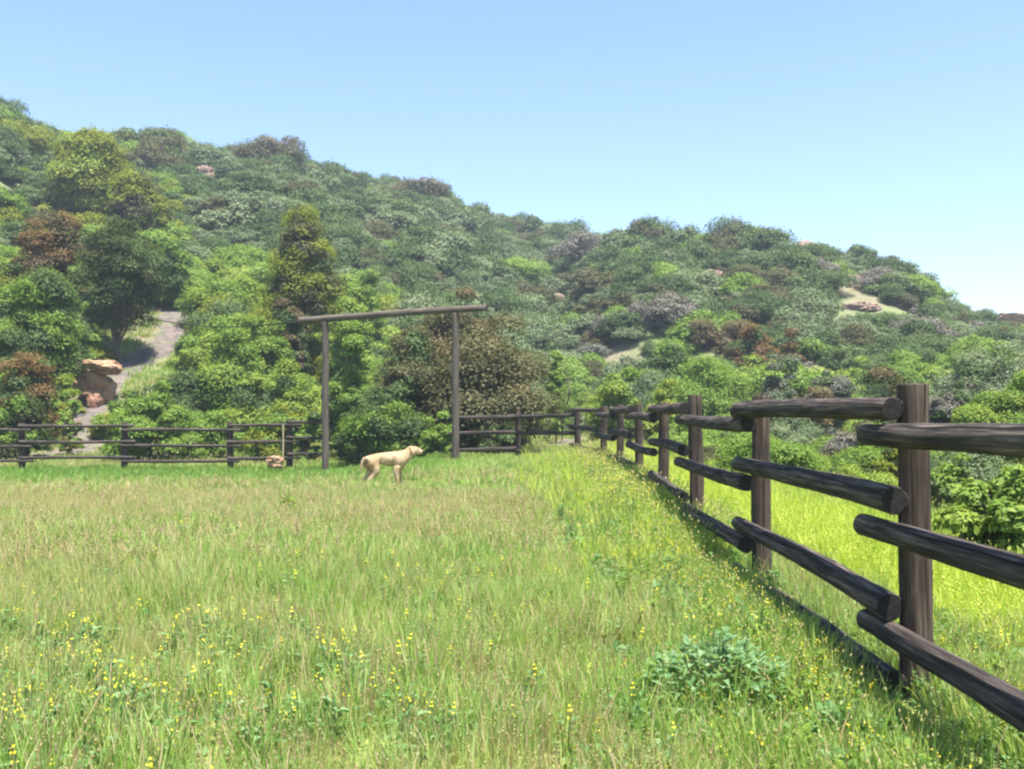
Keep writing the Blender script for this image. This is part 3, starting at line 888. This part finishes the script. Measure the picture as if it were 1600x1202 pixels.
def scatter(name, P3, rot, sc, idx, meshes, label=None, cat=None):
    """one object carrying many small plants; every mesh in 'meshes' is used where idx is its number"""
    me = bpy.data.meshes.new(name)
    n = len(P3)
    me.vertices.add(n)
    me.vertices.foreach_set('co', np.asarray(P3, np.float32).ravel())
    a = me.attributes.new('rot', 'FLOAT_VECTOR', 'POINT'); a.data.foreach_set('vector', np.asarray(rot, np.float32).ravel())
    sc = np.asarray(sc, np.float32)
    if sc.ndim == 1: sc = np.repeat(sc[:, None], 3, 1)
    a = me.attributes.new('scl', 'FLOAT_VECTOR', 'POINT'); a.data.foreach_set('vector', sc.ravel())
    a = me.attributes.new('idx', 'INT', 'POINT'); a.data.foreach_set('value', np.asarray(idx, np.int32))
    o = link(name, me)
    ng = bpy.data.node_groups.new(name, 'GeometryNodeTree')
    ng.interface.new_socket('Geometry', in_out='INPUT', socket_type='NodeSocketGeometry')
    ng.interface.new_socket('Geometry', in_out='OUTPUT', socket_type='NodeSocketGeometry')
    gi = ng.nodes.new('NodeGroupInput'); go = ng.nodes.new('NodeGroupOutput')
    jn = ng.nodes.new('GeometryNodeJoinGeometry')
    def attr(nm, typ):
        nn = ng.nodes.new('GeometryNodeInputNamedAttribute'); nn.data_type = typ
        nn.inputs['Name'].default_value = nm
        return nn.outputs['Attribute']
    ar, as_, ai = attr('rot', 'FLOAT_VECTOR'), attr('scl', 'FLOAT_VECTOR'), attr('idx', 'INT')
    for k, mm in enumerate(meshes):
        po = bpy.data.objects.new(mm.name, mm)
        ob = ng.nodes.new('GeometryNodeObjectInfo'); ob.inputs['Object'].default_value = po
        ob.inputs['As Instance'].default_value = True
        cm = ng.nodes.new('FunctionNodeCompare'); cm.data_type = 'INT'; cm.operation = 'EQUAL'
        ng.links.new(ai, cm.inputs[2]); cm.inputs[3].default_value = k
        ip = ng.nodes.new('GeometryNodeInstanceOnPoints')
        ng.links.new(gi.outputs[0], ip.inputs['Points'])
        ng.links.new(cm.outputs[0], ip.inputs['Selection'])
        ng.links.new(ob.outputs['Geometry'], ip.inputs['Instance'])
        ng.links.new(ar, ip.inputs['Rotation'])
        ng.links.new(as_, ip.inputs['Scale'])
        ng.links.new(ip.outputs[0], jn.inputs[0])
    ng.links.new(jn.outputs[0], go.inputs[0])
    md = o.modifiers.new('scatter', 'NODES'); md.node_group = ng
    tag(o, label, cat, kind='stuff')
    return o

rest = np.ones(len(x), bool); rest[ind] = False
xs_, ys_, hs_ = x[rest], y[rest], hz[rest]
ss = scl[rest]
flat = []
for sp in SPEC: flat += PM[sp]
scatter('chaparral', np.stack([xs_, ys_, hs_ - 0.12], 1), np.stack([0 * xs_, 0 * xs_, rotz[rest]], 1),
        np.stack([ss, ss * rng.uniform(0.85, 1.15, len(ss)), ss * rng.uniform(0.8, 1.25, len(ss))], 1),
        species[rest] * 3 + rng.integers(0, 3, len(ss)), flat, 'dense grey green chaparral covering both hills behind the meadow', 'chaparral')

# ------------------------------------------------------------------ grass
def tuft(name, seed, n, h, spread, wd, lean=0.5, dry=0.0, seeds=0.0, seedsize=0.012, upright=0.0):
    """a tuft of bent tapering blades, some of them carrying a seed head"""
    g = np.random.default_rng(seed)
    a = g.uniform(0, 6.283, n); r = spread * np.sqrt(g.uniform(0, 1, n))
    bx, by = np.cos(a) * r, np.sin(a) * r
    la = a + g.normal(0, 0.9, n)
    hh = h * g.uniform(0.5, 1.15, n)
    ln = lean * hh * g.uniform(0.15, 1.0, n)
    fa = g.uniform(0, 6.283, n)
    V, Q, T, tint, dr = [], [], [], [], []
    for i in range(n):
        isd = g.random() < seeds
        dry_i = 1.0 if (g.random() < dry) else g.uniform(0, 0.25)
        w2 = wd * g.uniform(0.6, 1.3) * (0.5 if isd else 1)
        px_, py_ = math.cos(fa[i]) * w2 / 2, math.sin(fa[i]) * w2 / 2
        b0 = len(V)
        tn = g.uniform(0, 1)
        for f, k in ((0, 0.75), (0.4, 1.0), (0.75, 0.7)):
            cx = bx[i] + math.cos(la[i]) * ln[i] * f ** 1.8; cy = by[i] + math.sin(la[i]) * ln[i] * f ** 1.8
            cz = hh[i] * (f - 0.12 * f * f * lean)
            V += [(cx - px_ * k, cy - py_ * k, cz - (0.03 if f == 0 else 0)), (cx + px_ * k, cy + py_ * k, cz - (0.03 if f == 0 else 0))]
            tint += [tn, tn]; dr += [dry_i, dry_i]
        ex, ey, ez = bx[i] + math.cos(la[i]) * ln[i], by[i] + math.sin(la[i]) * ln[i], hh[i] * (1 - 0.12 * lean)
        V.append((ex, ey, ez)); tint.append(tn); dr.append(dry_i)
        Q += [(b0, b0 + 1, b0 + 3, b0 + 2), (b0 + 2, b0 + 3, b0 + 5, b0 + 4)]
        T.append((b0 + 4, b0 + 5, b0 + 6))
        if isd:                                   # seed head: a small spindle of four faces
            b1 = len(V); sl_ = seedsize * 4.5; sw = seedsize
            ddx, ddy = math.cos(la[i]) * 0.25, math.sin(la[i]) * 0.25
            V += [(ex, ey, ez - sl_ * .1), (ex + sw, ey + ddx * sw, ez + sl_ * .4), (ex - sw * .6, ey + sw, ez + sl_ * .4), (ex - sw * .4, ey - sw, ez + sl_ * .4), (ex + ddx * sl_, ey + ddy * sl_, ez + sl_)]
            tint += [g.uniform(0.4, 1)] * 5; dr += [g.uniform(0.6, 1.0)] * 5
            T += [(b1, b1 + 1, b1 + 2), (b1, b1 + 2, b1 + 3), (b1, b1 + 3, b1 + 1), (b1 + 4, b1 + 2, b1 + 1), (b1 + 4, b1 + 3, b1 + 2), (b1 + 4, b1 + 1, b1 + 3)]
    return np_mesh(name, np.array(V), np.array(Q), np.array(T), attrs={'tint': tint, 'dry': dr})

def weed_mesh(name, seed, n, size, h, w, flowers=0):
    """broad leaved weed: leaves on a few upright stems, a rosette at the foot, flower heads on top"""
    r_ = random.Random(seed); g = np.random.default_rng(seed)
    V, Q, tint, mi = [], [], [], []
    for i in range(n):
        a = r_.uniform(0, 6.283); q = math.sqrt(r_.random())
        rad = w / 2 * q
        z0 = h * r_.uniform(0.05, 1.0) * (1 - 0.55 * q)
        c = Vector((math.cos(a) * rad, math.sin(a) * rad, z0))
        out = Vector((math.cos(a + r_.uniform(-.8, .8)), math.sin(a + r_.uniform(-.8, .8)), r_.uniform(0.1, 1.0))).normalized()
        sd0 = out.cross(Vector((0, 0, 1)))
        if sd0.length < 0.05: sd0 = Vector((1, 0, 0))
        sd0.normalize()
        nn = sd0.cross(out)
        L = size * r_.uniform(0.6, 1.4); W = L * r_.uniform(0.22, 0.34)
        b = len(V)
        droop = Vector((0, 0, -1)) * L * r_.uniform(0.0, 0.5)
        V += [tuple(c), tuple(c + out * L * .45 + sd0 * W + nn * W * .3), tuple(c + out * L * .45 - nn * W * .15), tuple(c + out * L * .45 - sd0 * W + nn * W * .3), tuple(c + out * L + droop)]
        Q += [(b, b + 1, b + 4, b + 2), (b, b + 2, b + 4, b + 3)]
        mi += [0, 0]
        tint += [r_.random()] * 5
    for i in range(max(4, n // 14)):
        a = r_.uniform(0, 6.283); q = r_.random() * w * 0.3
        VV, QQ = [], []
        tube_into(VV, QQ, [(math.cos(a) * q * .3, math.sin(a) * q * .3, -0.03), (math.cos(a) * q, math.sin(a) * q, h * r_.uniform(0.6, 0.95))], [size * .05, size * .03], 4)
        b = len(V); V += VV; Q += [tuple(k + b for k in f) for f in QQ]; tint += [0.6] * len(VV); mi += [0] * len(QQ)
    for i in range(flowers):
        a = r_.uniform(0, 6.283); q = r_.random() * w * 0.45
        c = Vector((math.cos(a) * q, math.sin(a) * q, h * r_.uniform(0.9, 1.3)))
        VV, QQ = [], []
        tube_into(VV, QQ, [(c.x * .4, c.y * .4, h * .3), tuple(c)], [0.003, 0.002], 3)
        b = len(V); V += VV; Q += [tuple(k + b for k in f) for f in QQ]; tint += [0.7] * len(VV); mi += [0] * len(QQ)
        for p_ in range(r_.randint(4, 7)):
            cc = c + Vector((r_.gauss(0, .011), r_.gauss(0, .011), r_.gauss(0, .013)))
            s = r_.uniform(.003, .0065)
            v1 = Vector((r_.gauss(0, 1), r_.gauss(0, 1), r_.gauss(0, .6))).normalized(); v2 = v1.orthogonal().normalized()
            b = len(V); V += [tuple(cc - v1 * s), tuple(cc - v2 * s), tuple(cc + v1 * s), tuple(cc + v2 * s)]
            Q.append((b, b + 1, b + 2, b + 3)); tint += [r_.random()] * 4; mi.append(1)
    return np_mesh(name, np.array(V), np.array(Q), attrs={'tint': tint}, midx=mi)

DRY = ((0.40, 0.28, 0.16), (0.62, 0.49, 0.32))
M['grass'] = leaf_mat('meadow_grass', [(0.11, 0.25, 0.032), (0.19, 0.38, 0.055), (0.30, 0.50, 0.09), (0.41, 0.55, 0.16), (0.54, 0.61, 0.29)], 0.45, 0.6, patch=0.45, patch_col=(0.48, 0.41, 0.22), dry=DRY)
M['fgrass'] = leaf_mat('fence_grass', [(0.14, 0.26, 0.035), (0.24, 0.38, 0.06), (0.36, 0.48, 0.11), (0.44, 0.52, 0.17)], 0.5, 0.25, dry=((0.42, 0.35, 0.16), (0.6, 0.52, 0.3)))
M['lush'] = leaf_mat('lush_grass', [(0.14, 0.27, 0.05), (0.21, 0.36, 0.075), (0.30, 0.44, 0.12)], 0.5, 0.3, dry=((0.3, 0.3, 0.1), (0.4, 0.4, 0.15)))
M['ygrass'] = leaf_mat('yellow_green_growth', [(0.32, 0.45, 0.055), (0.45, 0.56, 0.075), (0.57, 0.65, 0.13)], 0.45, 0.5, dry=((0.52, 0.54, 0.10), (0.64, 0.63, 0.18)))
M['petal'] = leaf_mat('yellow_petal', [(0.62, 0.52, 0.03), (0.75, 0.66, 0.06)], 0.3, 0.2)

def with_mat(me, *ms):
    for m in ms: me.materials.append(m)
    return me
near = [with_mat(tuft('grass_tuft', 40 + k, 34, 0.20 + 0.03 * k, 0.10, 0.0055, 0.42, 0.14, 0.04, 0.003), M['grass']) for k in range(4)]
near += [with_mat(tuft('dry_tuft', 50 + k, 26, 0.24, 0.10, 0.005, 0.5, 0.55, 0.3, 0.0035), M['grass']) for k in range(3)]
near += [with_mat(weed_mesh('clover', 60 + k, 50, 0.042, 0.19, 0.26, flowers=k), LEAF['weed'], M['petal']) for k in range(2)]
mid = [with_mat(tuft('grass_tuft', 70 + k, 30, 0.20 + 0.02 * k, 0.13, 0.010, 0.45, 0.16, 0.03, 0.005), M['grass']) for k in range(4)]
mid += [with_mat(tuft('dry_tuft', 80 + k, 26, 0.24, 0.13, 0.009, 0.5, 0.6, 0.25, 0.0055), M['grass']) for k in range(3)]
mid += [with_mat(weed_mesh('clover', 90 + k, 34, 0.06, 0.13, 0.28), LEAF['weed'], M['petal']) for k in range(2)]
far = [with_mat(tuft('grass_tuft', 110 + k, 26, 0.20, 0.20, 0.02, 0.6, 0.12, 0.0, 0.008), M['grass']) for k in range(4)]
far += [with_mat(tuft('dry_tuft', 120 + k, 22, 0.22, 0.20, 0.017, 0.5, 0.6, 0.15, 0.008), M['grass']) for k in range(3)]
far += [with_mat(weed_mesh('clover', 130 + k, 30, 0.08, 0.13, 0.32), LEAF['weed'], M['petal']) for k in range(2)]
far += [with_mat(tuft('lush_tuft', 136 + k, 28, 0.24, 0.20, 0.02, 0.6, 0.03, 0.0, 0.01), M['lush']) for k in range(2)]
allm = near + mid + far

def dryness(x, y):
    d = 0.33 + 0.36 * wob(x, y, 1.9, 2.0) + 0.28 * wob(x, y, 0.45, 1.0)
    d = d + 0.55 * np.exp(-(((x + 7.5) / 3.2) ** 2 + ((y - 15.5) / 2.6) ** 2))
    d = d + 0.24 * np.exp(-((y - 14.5) / 5.0) ** 2) * sstep((1.2 - x) / 1.5)
    d = d - 0.5 * sstep((y - 21) / 3.0) * sstep((-x) / 4 + 0.5)
    d = d - 0.25 * sstep((x - 0.2) / 1.2)
    return np.clip(d, 0.02, 0.95)

GP, GR, GS, GI = [], [], [], []
for d0, d1, den, lod in ((2.2, 9, 125, 0), (9, 17, 95, 1), (17, 35, 42, 2)):
    Wd = 0.58 * d1 + 2.5
    n = int(den * (d1 - d0) * 2 * Wd)
    gx = rng.uniform(-Wd, Wd, n); gy = rng.uniform(d0, d1, n)
    k = np.abs(gx) < 0.58 * gy + 2.0
    fx = np.interp(gy, [p.y for p in pp], [p.x for p in pp])      # the fence line
    k &= (gx < fx + 0.6) | (gy < 6.5)
    k &= ~((gx > fx - 0.34) & (gx < fx - 0.04) & (gy < 9.5) & (rng.random(n) < 0.75))
    k &= (track_dist(gx, gy) > 0.1)
    k &= ~((gy > 31.6) & (gx < 2))
    gx, gy = gx[k], gy[k]
    z = terrain(gx, gy)
    dr = dryness(gx, gy); q = rng.random(len(gx))
    kind = np.where(q < dr, 4 + rng.integers(0, 3, len(gx)), rng.integers(0, 4, len(gx)))
    kind = np.where(rng.random(len(gx)) < 0.17 + 0.12 * wob(gx, gy, 0.8, 3), 7 + rng.integers(0, 2, len(gx)), kind)
    lush = sstep((gy - 20.5 + rng.normal(0, 1.2, len(gx))) / 2.5) * sstep((-gx - 1) / 3)
    kind = np.where((rng.random(len(gx)) < lush) & (lod == 2), 9 + rng.integers(0, 2, len(gx)), kind)
    s = rng.uniform(0.65, 1.2, len(gx)) * (1 + 0.2 * wob(gx, gy, 0.9, 4))
    s *= 1 - 0.25 * np.exp(-(((gx + 7.5) / 3.2) ** 2 + ((gy - 15.5) / 2.6) ** 2))
    GP.append(np.stack([gx, gy, z - 0.01], 1)); GI.append(kind + 9 * lod)
    GR.append(np.stack([rng.normal(0, .12, len(gx)), rng.normal(0, .12, len(gx)), rng.uniform(0, 6.283, len(gx))], 1))
    GS.append(s)
scatter('meadow_grass', np.concatenate(GP), np.concatenate(GR), np.concatenate(GS), np.concatenate(GI), allm, 'pale green meadow grass with tan seed heads', 'grass')

# grass on the foot of the slopes
n = 9000
gy = 31.8 + 30 * rng.random(n) ** 1.2; gx = rng.uniform(-0.58, 0.1, n) * gy
k = track_dist(gx, gy) > 0.0
gx, gy = gx[k], gy[k]; n = len(gx)
scatter('slope_grass', np.stack([gx, gy, terrain(gx, gy) - 0.02], 1), np.stack([0 * gx, 0 * gx, rng.uniform(0, 6.28, n)], 1), rng.uniform(0.9, 2.0, n), np.where(rng.random(n) < 0.3, 4 + rng.integers(0, 3, n), rng.integers(0, 4, n)), far[:7], 'grass between the bushes on the foot of the slopes', 'grass')

# taller growth along the long fence and the far corner
tall = [with_mat(tuft('tall_tuft', 140 + k, 26, 0.42, 0.12, 0.010, 0.55, 0.12, 0.18, 0.008), M['fgrass']) for k in range(4)]
tall0 = list(tall)
tall += [with_mat(weed_mesh('weed', 150 + k, 70, 0.09, 0.38, 0.34, flowers=6 * (k % 2)), LEAF['weed'], M['petal']) for k in range(4)]
tall += [with_mat(tuft('yellow_tuft', 190 + k, 26, 0.40, 0.12, 0.010, 0.5, 0.15, 0.06, 0.007), M['ygrass']) for k in range(2)]
n = 5600
gy = 3.0 + (29 - 3.0) * rng.random(n) ** 1.1
fx = np.interp(gy, [p.y for p in pp], [p.x for p in pp])
gx = fx - 0.15 - np.abs(rng.normal(0, 0.55, n)) + 0.35 * (rng.random(n) < 0.35)
z = terrain(gx, gy)
k = ~((gx > fx - 0.36) & (gy < 9.2))
gx, gy, z = gx[k], gy[k], z[k]; n = len(gx)
kind = np.where(rng.random(n) < 0.24, 4 + rng.integers(0, 4, n), rng.integers(0, 4, n))
kind = np.where((rng.random(n) < 0.35) & (gy > 8.5), 8 + rng.integers(0, 2, n), kind)
s = rng.uniform(0.55, 1.15, n) * np.interp(gy, [3, 5, 8, 11, 14, 20, 29], [0.5, 0.6, 0.75, 1.05, 1.2, 1.25, 1.2])
scatter('fence_grass', np.stack([gx, gy, z - 0.01], 1), np.stack([rng.normal(0, .15, n), rng.normal(0, .15, n), rng.uniform(0, 6.28, n)], 1), s, kind, tall,
        'taller weedy grass growing along the foot of the long fence', 'grass')

foot = [with_mat(weed_mesh('leafy_growth', 210 + k, 80, 0.06, 0.30, 0.26, flowers=k % 2), LEAF['bright' if k % 2 else 'weed'], M['petal']) for k in range(4)]
foot += [with_mat(tuft('leafy_tuft', 220 + k, 34, 0.34, 0.11, 0.012, 0.6, 0.05, 0.08, 0.006), M['fgrass']) for k in range(3)]
n = 1900
gy = np.where(np.arange(n) < 1500, rng.uniform(3.3, 13, n), rng.uniform(3.0, 6.5, n))
fx = np.interp(gy, [p.y for p in pp], [p.x for p in pp])
gx = fx - 0.28 - np.abs(rng.normal(0, 0.38, n))
gx = np.where((rng.random(n) < 0.2) | (np.arange(n) >= 1560), fx + rng.uniform(-0.05, 0.7, n), gx)
s = rng.uniform(0.5, 1.0, n) * np.interp(fx - gx, [-0.5, 0.28, 0.5, 0.9], [0.9, 0.55, 0.9, 1.0])
scatter('fence_weeds', np.stack([gx, gy, terrain(gx, gy) - 0.01], 1), np.stack([rng.normal(0, .1, n), rng.normal(0, .1, n), rng.uniform(0, 6.28, n)], 1), s, rng.integers(0, 7, n), foot,
        'leafy green weeds tangled along the bottom rail of the long fence', 'weeds')

# yellow green growth beyond the long fence
yel = [with_mat(tuft('mustard_tuft', 160 + k, 26, 0.38, 0.16, 0.014, 0.5, 0.15, 0.10, 0.008), M['ygrass']) for k in range(4)]
n = 9000
gy = 5.5 + 38 * rng.random(n) ** 1.3
fx = np.interp(gy, [p.y for p in pp] + [45], [p.x for p in pp] + [2.6])
gx = fx + 0.75 + rng.random(n) ** 1.2 * (0.42 * gy + 1.0)
edge = 4.7 + 0.5 * wob(gx, gy, 1.4, 2.2) + rng.normal(0, 0.35, n)
k = track_dist(gx, gy) > 0.15
for (bx, by, br) in BIG:
    k &= np.hypot(gx - bx, gy - by) > br * 0.8
gx, gy = gx[k], gy[k]; n = len(gx)
z = terrain(gx, gy)
s = rng.uniform(0.5, 1.1, n) * np.interp(gy, [5, 10, 30], [0.6, 0.8, 1.0])
scatter('mustard', np.stack([gx, gy, z - 0.01], 1), np.stack([rng.normal(0, .12, n), rng.normal(0, .12, n), rng.uniform(0, 6.28, n)], 1), s, np.where(gx < edge[k] , rng.integers(0, 4, n), 4 + rng.integers(0, 4, n)), yel + tall0,
        'bright yellow green wild mustard beyond the long fence', 'mustard')

# yellow wildflowers in the near left corner and scattered
flw = [with_mat(weed_mesh('wildflower', 170 + k, 26, 0.05, 0.20, 0.16, flowers=1 + k), LEAF['weed'], M['petal']) for k in range(3)]
n1, n2 = 85, 60
gy = np.concatenate([rng.uniform(3.9, 6.6, n1), 4 + 16 * rng.random(n2) ** 1.3])
gx = np.concatenate([(-1 + 0.6 * rng.random(n1) ** 1.4) * gy[:n1] * 0.56, rng.uniform(-0.55, 0.20, n2) * gy[n1:]])
z = terrain(gx, gy); n = len(gx)
scatter('wildflowers', np.stack([gx, gy, z - 0.01], 1), np.stack([0 * gx, 0 * gx, rng.uniform(0, 6.28, n)], 1), rng.uniform(0.8, 1.35, n), rng.integers(0, 3, n), flw,
        'small yellow wildflowers dotted through the near meadow', 'wildflowers')

# ------------------------------------------------------------------ single weeds in the meadow
def weed(name, label, u, v, wpx, hpx, n, leaf, seed, mat='weed', flowers=0, cat='weed'):
    d = EYE * F / (v - HOR)
    p = at(u, d)
    o = link(name, with_mat(weed_mesh(name, seed, n, leaf, hpx / F * d, wpx / F * d, flowers), LEAF[mat], M['petal']))
    o.location = p
    tag(o, label, cat)
    return o
weed('leafy_weed', 'big leafy grey green weed clump in the meadow left of the nearest fence bay', 1120, 1108, 215, 135, 1100, 0.06, 21, 'paleweed')
weed('leafy_weed', 'leafy weed between the big weed clump and the bottom rail', 1190, 1035, 100, 85, 330, 0.055, 22)
weed('leafy_weed', 'broad leaved weed under the bottom rail in front of the second nearest post', 1205, 945, 80, 60, 300, 0.055, 23)
weed('leafy_weed', 'leafy weed in front of the lower end of the bottom rail', 1320, 1190, 170, 110, 520, 0.05, 24)
weed('dock_plant', 'small dark green plant in the meadow just right below the dog', 618, 781, 34, 16, 70, 0.12, 25)
weed('tall_weed', 'tall leafy stalk standing alone in the middle of the meadow left of the dog', 452, 808, 16, 46, 60, 0.09, 26, 'bright')

# ------------------------------------------------------------------ the dog
def dog():
    root = empty('dog', at(606, 19.6, -0.06), R(14))
    k = 1.13
    J = [  # x, y, z, r, parent
        (-0.30, 0, 0.56, .122, None), (-0.10, 0, 0.555, .122, 0), (0.09, 0, 0.54, .152, 1), (0.23, 0, 0.56, .136, 2), (0.34, 0, 0.625, .092, 3),
        (0.435, -.01, 0.70, .090, 4), (0.50, -.015, 0.695, .070, 5), (0.565, -.02, 0.67, .052, 6), (0.61, -.025, 0.66, .043, 7),
        (-0.39, 0, 0.575, .045, 0), (-0.445, 0, 0.50, .028, 9), (-0.46, 0, 0.40, .022, 10), (-0.45, 0, 0.31, .012, 11)]
    def chain(par, L):
        for q in L:
            J.append((*q, par)); par = len(J) - 1
    for s in (-1, 1):
        f = 0.035 * s
        chain(3, [(0.20 + f, .075 * s, .46, .082), (0.165 + f, .088 * s, .345, .06), (0.185 + f, .088 * s, .18, .043), (0.185 + f, .088 * s, .05, .030), (0.225 + f, .088 * s, .028, .030)])
        chain(0, [(-.30 - f, .072 * s, .46, .105), (-.235 - f, .09 * s, .335, .074), (-.37 - f, .09 * s, .19, .040), (-.35 - f, .09 * s, .05, .030), (-.305 - f, .09 * s, .028, .031)])
        chain(5, [(0.405, .072 * s, .745, .032), (0.415, .112 * s, .69, .030), (0.425, .116 * s, .63, .018)])
    bm = bmesh.new()
    lay = bm.verts.layers.skin.verify()
    vs = [bm.verts.new((j[0] * k, j[1] * k, j[2] * k)) for j in J]
    for i, j in enumerate(J):
        if j[4] is not None: bm.edges.new((vs[j[4]], vs[i]))
    for v, j in zip(vs, J):
        v[lay].radius = (j[3] * k, j[3] * k)
    vs[0][lay].use_root = True
    me = bpy.data.meshes.new('body'); bm.to_mesh(me); bm.free()
    tmp = bpy.data.objects.new('body', me); C.objects.link(tmp)
    tmp.modifiers.new('skin', 'SKIN')
    sb = tmp.modifiers.new('sub', 'SUBSURF'); sb.levels = 2; sb.render_levels = 2
    dg = bpy.context.evaluated_depsgraph_get()
    bake = bpy.data.meshes.new_from_object(tmp.evaluated_get(dg))
    bpy.data.objects.remove(tmp, do_unlink=True)
    bake.polygons.foreach_set('use_smooth', [True] * len(bake.polygons))
    m = plain_mat('cream_fur', [(0.3, (0.36, 0.235, 0.13)), (0.5, (0.47, 0.335, 0.205)), (0.7, (0.55, 0.42, 0.28))], (26, 26, 26), 0.95, 0.5, dist=0.012, extra=(2.6, 0.46, 0.62, (0.33, 0.20, 0.10)))
    bake.materials.clear(); bake.materials.append(m)
    link('body', bake, root)
    dk = plain_mat('dark_nose', [(0.3, (0.012, 0.01, 0.01)), (0.7, (0.03, 0.025, 0.022))], rough=0.4, bump=0)
    def ball(name, c, r):
        b = bmesh.new(); bmesh.ops.create_uvsphere(b, u_segments=12, v_segments=8, radius=r)
        q = bpy.data.meshes.new(name); b.to_mesh(q); b.free()
        o = link(name, q, root, dk); o.location = Vector(c) * k
    ball('nose', (0.648, -.026, .665), .021)
    ball('eye', (0.525, .040, .722), .014); ball('eye', (0.52, -.070, .722), .014)
    tag(root, 'large cream coloured dog standing in the grass before the gateway, facing right', 'dog')
dog()

# ------------------------------------------------------------------ air
bm = bmesh.new()
bmesh.ops.create_cube(bm, size=1.0)
hm = bpy.data.meshes.new('haze'); bm.to_mesh(hm); bm.free()
hz_ = link('haze', hm)
hz_.scale = (3200, 3200, 66)
hz_.location = (0, 0, 33 - 3.6)
vm = bpy.data.materials.new('haze_air')
t, out = nodes(vm)
pv = N(t, 'ShaderNodeVolumePrincipled')
pv.inputs['Density'].default_value = HAZE
pv.inputs['Color'].default_value = (0.78, 0.89, 1.0, 1)
pv.inputs['Anisotropy'].default_value = 0.2
t.links.new(pv.outputs[0], out.inputs['Volume'])
hm.materials.append(vm)
tag(hz_, kind='stuff')
